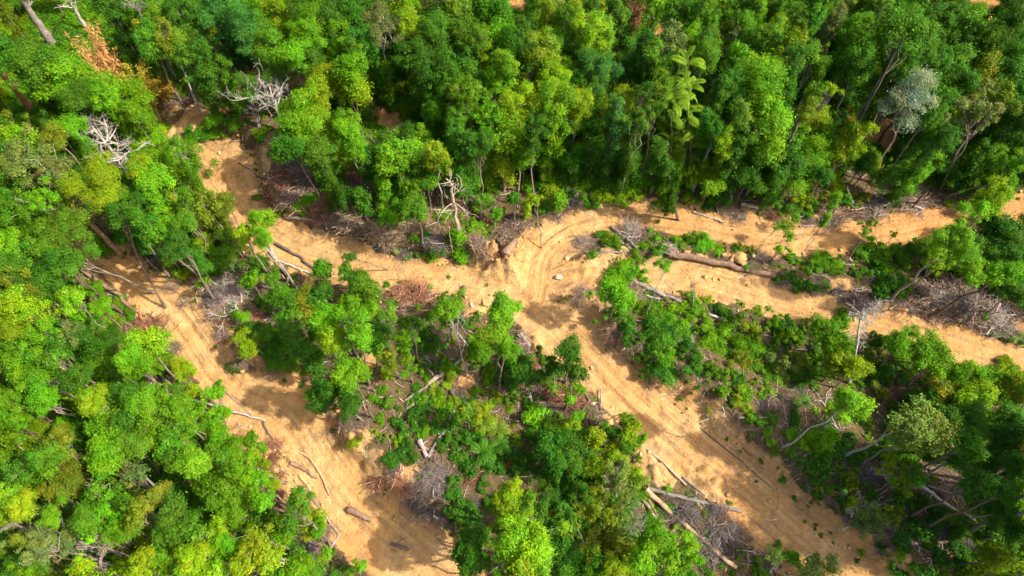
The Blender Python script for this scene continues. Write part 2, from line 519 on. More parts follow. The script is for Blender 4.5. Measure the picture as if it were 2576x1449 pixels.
GH = gh.reshape(ny_, nx_); GE = gE.reshape(ny_, nx_); GM = gm.reshape(ny_, nx_)
def sample(A, x, y):
    x = np.asarray(x, float); y = np.asarray(y, float)
    i = np.clip(np.searchsorted(XS, x) - 1, 0, nx_ - 2); j = np.clip(np.searchsorted(YS, y) - 1, 0, ny_ - 2)
    fx = np.clip((x - XS[i]) / (XS[i + 1] - XS[i]), 0, 1); fy = np.clip((y - YS[j]) / (YS[j + 1] - YS[j]), 0, 1)
    return (A[j, i] * (1 - fx) + A[j, i + 1] * fx) * (1 - fy) + (A[j + 1, i] * (1 - fx) + A[j + 1, i + 1] * fx) * fy
def gz(x, y):
    return float(sample(GH, x, y))
def road_E(x, y):
    return sample(GE, x, y)
def on_ground(px, py, up=0.0):
    z = 0.0
    for _ in range(8):
        x, y = at_plane(px, py, z + up)
        z = gz(x, y)
    return x, y, z

# ------------------------------------------------------------------ foliage builders
def leaf_quads(C, Nrm, L, wid=0.55, droop=0.15):
    """C centres (n,3), Nrm normals, L lengths -> verts (4n,3)"""
    n = len(C)
    R = RNG.normal(size=(n, 3))
    T = np.cross(Nrm, R); T /= np.linalg.norm(T, axis=1, keepdims=True) + 1e-9
    Bv = np.cross(Nrm, T)
    L = L[:, None]
    tip = C + T * L * 0.5 - Nrm * L * droop
    tail = C - T * L * 0.5 - Nrm * L * droop
    s1 = C + Bv * L * wid * 0.5
    s2 = C - Bv * L * wid * 0.5
    V = np.stack([tail, s2, tip, s1], 1).reshape(-1, 3)
    F = np.arange(4 * n).reshape(n, 4)
    return V, F

def sphere_dirs(n, lo=-1.0, hi=1.0):
    z = RNG.uniform(lo, hi, n); a = RNG.uniform(0, 2 * math.pi, n)
    r = np.sqrt(1 - z * z)
    return np.stack([r * np.cos(a), r * np.sin(a), z], 1)

def fib_dirs(n, lo, hi):
    i = np.arange(n) + 0.5
    z = hi - (hi - lo) * i / n
    a = i * 2.399963 + RNG.uniform(0, 6.28)
    r = np.sqrt(np.clip(1 - z * z, 0, 1))
    return np.stack([r * np.cos(a), r * np.sin(a), z], 1)

SHAPES = {   # ax, az, clump count, clump radius, lowest direction, fill
    'k': dict(ax=1.0, az=0.75, n=30, cr=0.17, lo=-0.05, inner=0.55),
    'r': dict(ax=1.0, az=0.88, n=38, cr=0.34, lo=-0.45, inner=0.15),
    'o': dict(ax=0.92, az=1.25, n=46, cr=0.34, lo=-0.75, inner=0.15),
    'u': dict(ax=1.08, az=0.42, n=34, cr=0.27, lo=-0.10, inner=0.2),
    'c': dict(ax=0.80, az=2.0, n=60, cr=0.34, lo=-0.95, inner=0.1),
    'a': dict(ax=1.05, az=0.85, n=26, cr=0.22, lo=-0.5, inner=0.5),
    'b': dict(ax=1.05, az=0.70, n=22, cr=0.40, lo=0.0, inner=0.3),
}
CLASS = {'L': (3.2, 21000, 0.165), 'M': (1.9, 8500, 0.158), 'S': (1.0, 2300, 0.15)}

def make_crown(shape, cls, seed):
    """A crown centred at its middle, in metres for its class. Returns mesh, clump centres"""
    global RNG
    keep = RNG; RNG = np.random.default_rng(seed)
    sp = SHAPES[shape]; R, nleaf, lf = CLASS[cls]
    nc = max(7, int(sp['n'] * {'L': 1.15, 'M': 0.8, 'S': 0.45}[cls] * RNG.uniform(0.85, 1.15)))
    D = fib_dirs(nc, sp['lo'], 1.0) + RNG.normal(size=(nc, 3)) * 0.16
    rad = RNG.uniform(0.60, 0.98, nc)
    inner = RNG.random(nc) < sp['inner']
    rad[inner] *= RNG.uniform(0.3, 0.8, inner.sum())
    # uneven outline: a few directions stretched or cut
    lob = 1 + 0.34 * np.sin(np.arctan2(D[:, 1], D[:, 0]) * RNG.integers(2, 4) + RNG.uniform(0, 6)) + 0.12 * np.sin(np.arctan2(D[:, 1], D[:, 0]) * 5 + RNG.uniform(0, 6))
    C = D * (rad * lob)[:, None] * np.array([sp['ax'], sp['ax'], sp['az']]) * R
    cr = sp['cr'] * R * RNG.uniform(0.62, 1.3, nc) * {'L': 0.92, 'M': 1.05, 'S': 1.35}[cls]
    if shape == 'a': cr *= 0.95
    cr *= np.exp(RNG.normal(size=nc) * 0.22)
    w = cr ** 2 * (RNG.random(nc) > 0.10); w /= w.sum()
    nl = nleaf if shape not in 'ak' else int(nleaf * (0.55 if shape == 'a' else 0.7))
    if shape == 'c': nl = int(nl * 1.3)
    k = RNG.choice(nc, nl, p=w)
    d = sphere_dirs(nl, -0.65, 1.0)
    out = C[k] / (np.linalg.norm(C[k], axis=1, keepdims=True) + 1e-6)
    d = d + 0.35 * out + np.array([0, 0, 0.15]); d /= np.linalg.norm(d, axis=1, keepdims=True)
    # sub-lumps on each clump
    lump = 1 + 0.24 * np.sin(d[:, 0] * 6 + k) * np.sin(d[:, 1] * 6 + k * 1.7) + 0.12 * np.sin(d[:, 2] * 9 + k * 2.3)
    rr = cr[k] * lump * (1.16 - 0.78 * RNG.random(nl) ** 1.35)
    flat = np.array([1.0, 1.0, 0.72])
    P = C[k] + d * rr[:, None] * flat
    # stray sprigs
    st = RNG.random(nl) < 0.15
    P[st] += d[st] * (cr[k[st]] * RNG.uniform(0.05, 0.6, st.sum()))[:, None] + RNG.normal(size=(st.sum(), 3)) * 0.12
    hr = np.percentile(np.hypot(P[:, 0], P[:, 1]), 93); hz = np.percentile(np.abs(P[:, 2]), 95)
    fit = np.array([R * sp['ax'] / hr, R * sp['ax'] / hr, R * sp['az'] / hz if shape not in 'bk' else R * sp['ax'] / hr])
    P = P * fit; C = C * fit
    nrm = d * 0.75 + np.array([0, 0, 0.55]) + RNG.normal(size=(nl, 3)) * 0.42
    nrm /= np.linalg.norm(nrm, axis=1, keepdims=True)
    Ls = lf * np.clip(np.exp(RNG.normal(size=nl) * 0.38), 0.45, 2.3)
    V, F = leaf_quads(P, nrm, Ls, RNG.uniform(0.45, 0.7))
    ct = RNG.uniform(0.85, 1.15, nc)[k]
    yl = (RNG.normal(size=nc) * 0.13)[k] + RNG.normal(size=nl) * 0.10
    lt = RNG.uniform(0.78, 1.2, nl)
    tint = np.stack([ct * lt * (1 + yl), ct * lt * (1 + 0.25 * yl), ct * lt * (1 - 0.8 * yl)], 1)
    od = RNG.random(nl)
    tint[od < 0.035] *= np.array([1.9, 0.72, 3.0])       # withered leaves
    pal = (od > 0.035) & (od < 0.06); tint[pal] *= np.array([1.35, 1.15, 4.0])
    me = new_mesh('crown', V, [F], M_LEAF, False, tint=np.repeat(np.clip(tint, 0.25, 5.0), 4, 0))
    RNG = keep
    return me, C, cr

CROWNS = {}
for sh in SHAPES:
    for cl in CLASS:
        nv = {'L': 4, 'M': 4, 'S': 3}[cl]
        if sh in 'bk' and cl == 'L': nv = 2
        CROWNS[sh, cl] = [make_crown(sh, cl, 1000 + hash((ord(sh), ord(cl), v)) % 9973) for v in range(nv)]

COLORS = {
    'b': (0.105, 0.265, 0.006), 'y': (0.172, 0.288, 0.006), 'l': (0.145, 0.325, 0.009), 'm': (0.080, 0.205, 0.009),
    'd': (0.050, 0.155, 0.008), 'o': (0.145, 0.205, 0.010), 't': (0.050, 0.172, 0.018), 'p': (0.175, 0.262, 0.036),
    'g': (0.122, 0.182, 0.036), 's': (0.225, 0.315, 0.135), 'r': (0.24, 0.085, 0.035), 'w': (0.36, 0.30, 0.03)}
CNAME = {'b': 'bright green', 'y': 'yellow-green', 'l': 'lime green', 'm': 'mid-green', 'd': 'dark green', 'o': 'olive', 't': 'bluish green',
         'p': 'pale green', 'g': 'grey-green', 's': 'silvery', 'r': 'rusty brown', 'w': 'golden yellow'}
BARKS = [(0.24, 0.19, 0.14), (0.33, 0.28, 0.22), (0.17, 0.12, 0.085), (0.40, 0.36, 0.30)]

THINGS = []    # (object, kind word, descriptor, px, py, category, group) waiting for a label
def register(o, kind, desc, px, py, cat, group=None, label=None):
    THINGS.append(dict(o=o, kind=kind, desc=desc, px=px, py=py, cat=cat, group=group, label=label))

def trunk_mesh(base, top, r0, clumps, crr, nlimb, wob=0.25):
    """trunk from base to top (local coordinates), limbs to the clump centres"""
    n = 7
    t = np.linspace(0, 1, n)[:, None]
    P = base * (1 - t) + top * t
    L = np.linalg.norm(top - base)
    P[1:-1] += RNG.normal(size=(n - 2, 3)) * np.array([1, 1, 0.2]) * wob * L * 0.05
    R = r0 * (1 - 0.62 * t[:, 0]); R[0] *= 1.35
    parts = [tubes(P[None], R[None], 7)]
    if nlimb and len(clumps):
        pick = RNG.permutation(len(clumps))[:nlimb]
        A, B = [], []
        for q in pick:
            tt = RNG.uniform(0.55, 0.98)
            s = P[min(n - 2, int(tt * (n - 1)))] * (1 - (tt * (n - 1)) % 1) + P[min(n - 1, int(tt * (n - 1)) + 1)] * ((tt * (n - 1)) % 1)
            A.append(s); B.append(clumps[q])
        A = np.array(A); B = np.array(B)
        u = np.linspace(0, 1, 5)[None, :, None]
        PL = A[:, None] * (1 - u) + B[:, None] * u
        PL[:, 1:-1] += RNG.normal(size=(len(A), 3, 3)) * 0.06 * np.linalg.norm(B - A, axis=1)[:, None, None]
        PL[:, 1:-1, 2] += (np.linalg.norm(B - A, axis=1) * 0.08)[:, None]
        RL = (r0 * RNG.uniform(0.28, 0.45, len(A)))[:, None] * np.linspace(1, 0.25, 5)[None]
        parts.append(tubes(PL, RL, 5))
    return join(parts)

def pick_class(r):
    return 'L' if r > 2.45 else ('M' if r > 1.3 else 'S')

def plan_tree(px, py, r_px, typ, col, shape, base_px=None, height=None, world=None, bark=None, name=None, keep=False, label=None):
    """where a tree or shrub stands whose crown centre the photo shows at px,py"""
    hh = {'T': RNG.uniform(10.5, 14.5), 'M': RNG.uniform(4.5, 6.5), 'S': 0.0, 'N': RNG.uniform(3.0, 4.2)}[typ]
    if height: hh = height
    a_z = SHAPES[shape]['az']
    if world is not None:
        bx, by, r = world
        bz = gz(bx, by)
        up = max(hh - 0.4 * a_z * r, 0.8 * a_z * r) if typ != 'S' else 0.3 * r
        cx, cy, cz = bx, by, bz + up
        px, py = project(cx, cy, cz)
    elif base_px is not None:
        bx, by, bz = on_ground(*base_px)
        best = None
        for h in np.arange(2.0, 24, 0.25):
            x, y = at_plane(px, py, bz + h)
            d = math.hypot(x - bx, y - by)
            if best is None or d < best[0]: best = (d, h, x, y)
        _, hc, cx, cy = best
        cz = bz + hc
        r = r_px * depth(cx, cy, cz) / FPX
    else:
        x0, y0, z0 = on_ground(px, py, hh * 0.8)
        r = r_px * depth(x0, y0, z0 + hh * 0.8) / FPX
        if typ == 'S':
            up = 0.22 * r if shape in 'bk' else 0.75 * a_z * r
        else:
            up = max(hh - 0.4 * a_z * r, 0.8 * a_z * r)
        cx, cy, bz = on_ground(px, py, up)
        cz = bz + up
        r = r_px * depth(cx, cy, cz) / FPX
        lean = 0.0 if typ == 'S' else 0.05 * up
        bx, by = cx + RNG.normal() * lean, cy + RNG.normal() * lean
        if typ != 'S':      # keep trunks off the open road
            for _ in range(12):
                if float(road_E(bx, by)) > 0.5: break
                bx += RNG.normal() * 0.7; by += RNG.normal() * 0.7
        bz = gz(bx, by)
    r *= 1.0
    cls = pick_class(r)
    vi = int(RNG.integers(0, len(CROWNS[shape, cls])))
    s = r / CLASS[cls][0]
    sc = np.array([s * RNG.uniform(0.9, 1.1), s * RNG.uniform(0.9, 1.1), s * RNG.uniform(0.9, 1.1)])
    c = np.array(COLORS[col]) * RNG.uniform(0.82, 1.18) * (1 + RNG.normal(size=3) * 0.06)
    t = dict(px=px, py=py, typ=typ, col=col, shape=shape, base=np.array([bx, by, bz]), cen=np.array([cx, cy, cz]), r=r, cls=cls, vi=vi, sc=sc, c=c,
             rz=RNG.uniform(0, 6.283), vine=RNG.random() < 0.6, tilt=RNG.normal(size=2) * 0.10, bark=bark or random.choice(BARKS), name=name, keep=keep, tall=base_px is not None, label=label)
    PLAN.append(t)
    return t
PLAN = []

def tree_wood(t):
    """trunk / stem and limbs in coordinates relative to the tree's base"""
    me, C, cr = CROWNS[t['shape'], t['cls']][t['vi']]
    ca, sa = math.cos(t['rz']), math.sin(t['rz'])
    rel = t['cen'] - t['base']
    CC = C * t['sc']
    CC = np.stack([CC[:, 0] * ca - CC[:, 1] * sa, CC[:, 0] * sa + CC[:, 1] * ca, CC[:, 2]], 1) + rel
    az = SHAPES[t['shape']]['az'] * t['r']
    top = rel + np.array([0, 0, 0.35 * az])
    r0 = {'T': 0.17, 'M': 0.12, 'S': 0.05, 'N': 0.07}[t['typ']] * (0.6 + 0.18 * t['r'])
    nl = {'a': 14, 'u': 8, 'r': 7, 'o': 7, 'c': 5, 'b': 6, 'k': 14}[t['shape']]
    if t['typ'] == 'S': nl = 14 if t['shape'] == 'k' else 5
    return trunk_mesh(np.array([0, 0, -0.35]), top, r0, CC, cr, nl)

def vine_skirt(t):
    """creepers hanging round the trunk below the crown"""
    me = CROWNS['c', 'M'][t['vi'] % len(CROWNS['c', 'M'])][0]
    up = t['cen'][2] - t['base'][2]
    w = t['r'] * 0.62 / (1.9 * 0.8)
    return me, tuple((t['cen'] - t['base']) * 0.45), (0, 0, t['rz'] + 2.0), (w, w, up * 0.42 / (1.9 * 2.0))

def build_tree(t):
    typ = t['typ']
    nm = t['name'] or {'S': 'shrub', 'N': 'sapling'}.get(typ, 'tree')
    root = bpy.data.objects.new(nm, None)
    COL.objects.link(root)
    root.empty_display_size = 0.5
    root.location = t['base']
    link('crown' if typ != 'S' else 'foliage', CROWNS[t['shape'], t['cls']][t['vi']][0], root, tuple(t['cen'] - t['base']),
         (t['tilt'][0], t['tilt'][1], t['rz']), tuple(t['sc']), t['c'])
    if t['typ'] == 'T' and t['py'] < 215 and t['vine'] and not t['keep']:
        vm, vp, vr, vs_ = vine_skirt(t)
        link('vines', vm, root, vp, vr, vs_, t['c'] * 0.85)
    V, F = tree_wood(t)
    link('trunk' if typ != 'S' else 'stem', new_mesh('trunk', V, F, M_BARK, True), root, color=t['bark'])
    r = t['r']
    size = 'large' if r > 3.0 else ('medium-sized' if r > 1.7 else 'small')
    if t['tall']: size = 'tall'
    shp = {'r': 'round', 'o': 'oval', 'u': 'flat-topped', 'c': 'columnar', 'a': 'open-crowned', 'b': 'bushy', 'k': 'scraggly'}[t['shape']]
    kind = 'shrub' if typ == 'S' else ('sapling' if typ == 'N' else 'tree')
    register(root, kind, f"{size} {shp} {CNAME[t['col']]}", t['px'], t['py'], kind,
             {'shrub': 'shrubs on the cleared slopes', 'sapling': 'saplings on the cleared slopes', 'tree': 'forest trees'}[kind], t['label'])
    t['obj'] = root
    return root

# crop: 'x,y,r TYPE COLOUR SHAPE'
TREES = {
'a': """150,200,170Tbr 400,130,150Tbo 480,235,160Tmr 880,190,200Tyr 1000,60,120Tba 1250,250,130Toa 1300,120,120Tdr 1440,130,140Tdo
1740,120,180Ttr 1840,230,150Tto 2050,100,170Tyr 2310,60,150Tmo 2460,150,170Tdr 2300,250,150Tbr 330,560,190Tmr 500,640,220Tbr 650,720,150Tmu
120,880,180Tor 100,1010,150Toa 560,960,110Tbr 160,1080,140Tyr 420,1040,110Tor 950,520,120Moc 880,650,130Myo 960,770,180Tbr 1000,850,95Tbr 820,760,110Tbo
1170,1090,130Mbr 1170,1000,70Nyb 1410,1240,150Mbo 1330,1130,100Tba 230,1250,200Tga 420,1300,150Tga 800,1390,180Tyr 1180,1370,150Tlr 1090,1290,110Tyo
1850,640,230Tma 2060,430,190Tmo 2500,600,150Tyr 2560,430,140Tbo 2310,900,190Tbr 2230,1010,170Tbr 2450,1010,150Tyo 2190,1140,120Tdr 2400,700,120Tyr
1650,940,80Sbb 1750,930,70Sbb 1480,1030,90Sdb 1640,1020,55Slb 1560,960,60Syb 700,80,150Tbo 620,170,90Tyr 1120,330,120Tmo 1400,360,120Tyr 1430,480,110Tmc 1560,560,110Tdc 1520,620,60Syb
60,420,140Tdr 200,420,110Tmr 60,700,90Tbr 250,330,120Tbr 1010,470,90Toc 740,1180,60Tda 2150,560,120Tmo 2230,420,120Tbr 2350,480,110Tdr 2440,330,120Tmo 2540,260,110Tbr 820,40,130Tdr 1180,60,130Tba 1620,30,120Tto 1900,20,120Tbr
2420,1150,130Tmr 2480,1250,130Mdo 2330,1180,110Mdr 40,1200,130Tdr 60,1350,150Tmr 620,1330,90Mdr 560,1400,90Tyo 950,960,110Tdr 1110,930,70Nbr""",
'b': """320,220,170Tga 450,30,120Tyr 500,180,110Tyo 760,60,150Tpo 850,180,200Tmr 690,290,140Tdo 1050,60,110Tmr 1040,290,80Tmr 1200,80,110Tdr 1370,190,100Tdu 1060,360,120Tya
1200,310,110Tbr 1430,250,90Tdr 1230,490,120Tlo 1180,620,120Tbr 1520,540,170Tor 1610,660,170Tyr 1750,380,150Ttr 1880,240,120Tlo 1700,200,110Tmr 1960,550,150Ttr 1980,290,90Tlo 1820,90,80Tmr 1740,50,70Tyr
2380,80,60Tlc 2500,100,110Tma 2480,300,120Tga 2350,400,100Tmr 60,100,130Tdr 60,520,120Tbr 60,650,130Tyo 690,710,140Myr 860,730,70Toc 650,860,150Mbu 700,940,110Mbr 880,900,90Tma 960,850,90Tma 1080,750,130Tba
1100,930,110Tbo 1360,880,170Tyr 1300,810,110Toa 1620,820,160Tlr 1600,980,120Tbr 1800,790,100Tyr 1690,1050,100Mbr 1260,1080,150Tlr 1340,1200,110Mbo 1240,1230,110Myo 420,1180,150Tbr 300,1140,110Tya
600,1250,150Myr 620,1110,100Mbr 900,1080,130Tdr 950,1290,110Mga 780,1300,100Mdr 480,1350,120Mdo 2080,900,110Ttr 2050,800,90Mbo 2250,900,100Tma 2280,700,90Tda 2430,980,80Mbr 1000,1380,70Nba
170,330,120Tdr 80,400,110Tmo 560,420,130Tdr 780,500,110Tdr 620,560,110Tdr 800,620,120Tdo 950,560,110Tdr 950,700,110Tbr 260,560,100Mmc 420,560,110Tmc 480,660,80Sya 330,640,90Mbc 1420,430,90Tdr 1330,330,90Tdr 1560,120,80Tyr 1640,60,80Tpr 1560,220,80Tyo
1500,340,100Tyr 1620,330,90Tmr 1850,470,90Tdr 1900,680,110Tmr 1780,640,80Tmr 2060,640,80Mdr 2100,130,70Tmo 2050,60,70Tdo 2280,330,80Ttr 2180,480,90Tdr 2280,560,100Tdr 2420,520,90Tdr 2420,680,110Tmr 2150,760,90Tyo 2350,830,90Tma
1450,1020,90Tdr 1480,1150,100Mdr 1560,1160,90Mmr 1060,1080,90Tdo 1120,1210,110Myr 1000,1210,100Mdr 720,1180,110Tyr  200,1260,110Mdo 120,1180,90Myr 80,1080,110Tbr 60,950,110Tbr 230,1040,80Tba 330,1340,110Mbr 650,1400,100Mmb
1750,1200,120Mdr 1900,1220,120Mdr 2050,1180,120Mdr 2200,1200,110Mdr 1850,1330,110Sdb 2000,1340,110Sdb 2150,1330,100Sdb 1650,1320,80Smb 1540,1370,80Sbb 1600,1420,70Syb 1830,1400,70Syb 2080,1400,80Syb 2240,1400,80Sbb 2400,1200,110Tdc 2480,1350,110Mbc 2300,1050,110Mdr
900,1400,90Mdr 1120,1390,80Sbb 1420,1400,70Sbb 2550,880,80Tmo 2520,200,90Tpa 1900,30,80Tdr""",
'c': """550,520,150Tbu 560,690,220Tbo 650,900,150Tlr 640,1090,150Tlr 330,1060,90Tyo 150,1280,90Myr 950,1200,150Mbr 800,1250,130Mdr 1000,1090,110Mbr 1050,80,100Tbr 700,220,80Tyr 860,290,80Tya 650,330,110Tmr 850,450,90Tdr
1080,260,80Tgc 1250,280,90Tbo 1290,380,130Tbr 1350,450,130Tmr 1280,570,110Tmo 1180,780,90Mto 1150,880,70Mtr 930,850,90Tor 1350,720,60Toc 1550,640,80Tyr 2100,200,140Tmr 2000,140,110Tmr 2450,250,130Tdr 2500,120,100Tmr 2000,500,130Tmr 2250,400,130Tmr
2450,550,130Tdr 1730,910,150Mbr 2400,760,130Toa 2100,640,110Tdr 2350,1230,100Mbr 2400,1400,140Mbr 1780,1310,80Nbo 1600,1330,90Mmr 1300,1140,80Nbr 1250,1060,70Nyr
60,80,100Tmr 180,60,90Tmo 300,60,90Tyo 420,60,90Tmr 560,40,90Tbr 680,60,80Tmr 800,80,90Tmr 940,60,80Tmo 100,200,80Tmr 220,180,80Tmr 480,200,90Tmr 560,290,90Tmr 60,340,100Tbr 180,430,110Tmo 200,290,80Tmr 380,280,60Tgo 420,420,80Tbr
350,500,90Tmr 330,640,110Tdr 400,760,120Tdr 250,800,90Tdr 160,960,90Tdr 430,880,110Tmr 250,1000,90Tdo 380,1180,110Tdr 500,1200,120Mdr 500,1330,120Mdb 350,1370,100Mdr 700,1370,110Mdr 850,1380,110Mmb 780,700,80Tdr 760,560,80Tdr 960,420,80Tmo
1000,560,90Tbr 870,160,90Tmr 960,190,80Tdr 1160,140,80Tgo 1190,50,80Tgr 1350,160,80Tmr 1430,90,90Tbr 1330,60,90Tmr 1480,60,80Tgr 1640,60,90Tmr 1780,60,70Tmr 1900,170,110Tdr 1900,330,110Tdr 1800,440,110Tdr 1700,560,100Tdr 1600,450,90Tdr 1460,560,90Tmr
1850,600,110Tdr 1980,720,110Tdr 1900,800,110Tdr 2300,560,110Too 2150,300,90Tdr 2350,300,100Tmr 2540,400,110Tdr 2300,200,110Tmr 2520,700,110Tdr 2540,860,110Mmr 2450,1000,110Mdr 2200,1050,110Mdr 2080,1180,120Mdr 1950,1050,110Tdo 1850,1050,100Mbr
1700,1100,110Mdr 1560,1180,110Mdr 1380,1230,100Mdr 1200,1250,90Sdb 1150,1370,80Syb 1450,1300,80Nma 1880,1230,90Smb 1960,1330,90Sdb 2150,1290,110Mdr 2250,1350,90Syb 2500,1180,110Mdr 2540,1330,110Mdo 2100,1400,90Smb 1700,1400,80Sdb 1050,1000,70Mmr 1130,680,70Tya 1200,1000,60Nyr
1000,700,80Tma 1080,860,70Tdr 1240,900,70Mor 90,1000,100Mdo 210,1390,90Mbb 60,1180,80Mbc 740,1130,110Mmr 860,1080,110Mbr 1050,1330,90Mdr""",
'd': """1570,605,40Srk 890,1075,60Srk 760,985,35Srk 1330,190,45Nra 1320,330,30Nra 880,1180,40Srk 200,180,210Tba 490,330,190Tmu 300,420,150Tmu 180,520,150Tma 120,700,150Toa 570,520,130Tmu 540,800,130Tlu 270,900,160Tyr 90,870,140Tyr 750,870,100Mbu 300,1080,190Tba 100,1180,180Tba 530,1080,110Tga 710,1060,110Mda
230,1370,210Tbu 1090,1180,170Tlr 960,1260,100Tbr 1400,1340,90Myr 700,1320,110Mma 840,60,110Tyr 1190,110,110Tlc 1250,300,90Mbo 1550,110,140Toa 1620,250,110Moa 1140,290,110Tmo 1340,400,110Tdr 1530,370,80Myr 1960,230,100Tlr 1970,350,90Tlo
1850,310,80Tyr 1500,530,100Mdr 1700,500,100Mmr 1900,660,80Mbr 2060,640,70Mmr 1530,680,45Nbr 1830,940,50Nlr 2150,800,120Mmr 2300,850,130Mor 2420,770,100Mdr 1830,1100,70Nyr 1860,1200,70Nyr 2480,950,130Tbr 2510,1110,120Tyr 2300,1200,120Mdr 2300,1360,65Nya 2430,580,80Mmr
330,60,120Tba 80,60,110Tmr 60,380,130Tbr 60,560,120Tdr 380,640,130Tdr 430,520,110Tdr 250,780,110Tdo 700,740,90Mbu 600,930,110Mbr 430,1170,110Tdr 400,1260,90Tmr 850,1110,90Mdr 800,1200,90Mdr 1200,1300,90Mbr 1050,1330,110Tbr 870,1350,90Mdr 560,1250,90Mda
600,1400,110Tmr 60,1040,110Tyr 20,750,90Tdr 900,180,110Tdr 1000,90,110Tdr 1030,250,110Tdr 950,330,80Mdr 1100,400,90Mdr 1280,480,90Mdr 1420,240,90Tmr 1420,60,80Tmr 1700,90,90Tor 1450,480,80Mdr 1620,440,80Sdb 1740,360,90Mdo 1600,590,80Sdb 1780,600,80Sdb
1960,560,80Mdr 1850,780,70Sdb 2000,840,80Smb 1750,900,60Sdb 2000,1090,90Smb 2100,1150,90Sdb 1900,1030,80Sdb 2200,1060,90Mdr 2080,1250,90Sdb 2200,1300,80Smb 1780,1330,60Smb 2380,1080,90Mdr 2400,1300,90Mdr 2170,940,80Mmr 1400,620,60Syb 1650,700,50Sdb 2260,100,50Sbb 2280,160,40Syb 2120,160,40Syb 1950,40,40Smb 2340,60,60Sbb""",
'e': """330,60,110Mbc 360,190,80Mbo 750,190,65Nba 900,340,60Sbb 910,440,75Sbb 690,490,60Syb 1630,80,60Nbc 1700,20,70Sdb 1980,20,80Syb 2230,40,100Syb 1920,100,45Sbb 2390,90,60Sbb 560,60,110Tmr 480,130,90Mdr 150,70,80Mdo 60,50,90Mdr 1060,80,80Nmr 1160,170,60Nmr
1400,130,50Nyc 1460,60,70Mya 1540,120,70Smb 1830,70,70Smb 2100,60,80Syb 1300,60,60Mdr 2060,400,85Sbb 2350,360,75Sbb 2420,430,90Smb 2240,510,95Sbb 2230,590,70Sbb 2440,560,70Nba 2520,390,70Sbb 1970,320,50Smb 1900,480,40Smb 2090,650,110Sbb 2080,790,130Mbr 2060,920,110Smb 2160,880,90Sbb
2340,960,120Smb 2380,1080,120Sdb 2300,1230,100Sdb 2500,1000,100Sbb 2510,1120,110Sdb 2200,1100,90Sdb 2150,1000,80Sdb 2420,1200,110Sbb 2540,870,70Syb 1870,780,50Syb 2290,680,40Sbb 2440,1340,100Sdb 2330,1330,90Sdb
150,720,130Mmr 90,860,110Mbr 60,640,70Mdr 130,1070,140Tlo 330,950,120Mma 530,1010,120Tma 480,1130,90Mba 820,830,110Mma 800,970,120Mba 880,920,80Mbr 1180,850,110Tlr 1240,960,130Tlo 1180,1080,120Tlr 1240,1170,110Tbr 1060,1180,110Mbr 1310,880,60Tlr
380,1280,120Moa 60,1350,120Tlr 510,1310,80Mba 1710,1235,110Tdr 1770,1360,90Tdo 1610,1330,80Mdr 1490,1210,35Ndc 650,1080,80Sdb 720,1180,80Sdb 620,1180,70Sdb 260,1150,90Mmr 300,1080,90Mdr 690,940,60Smb 960,1000,50Smb 820,1120,50Syb 700,1300,70Sdb 840,1340,60Sbb 1000,1250,90Smb 1100,1300,90Sdb
1250,1300,90Sdb 1400,1270,70Smb 1380,1370,100Mdr 1250,1400,90Sdb 1500,1400,80Mdr 1130,1390,70Sbb 600,1340,60Sbb 780,1280,40Sbb 170,1360,70Myb 240,820,70Smb 210,900,70Mbr 400,840,50Smb 1010,950,50Smb 100,290,40Smb 150,330,40Sbb 420,410,35Syb 500,430,40Sbb 590,440,35Smb 1097,705,18Syb 670,720,25Sbb 440,700,25Syb 350,700,30Smb 60,500,50Mdr 30,590,60Mmr 1020,280,70Sbb 1060,340,50Sbb 1150,290,50Syb 720,420,60Sdb 640,340,50Sdb 560,350,40Smb 970,250,60Sbb 280,240,50Syb 460,230,50Smb""",
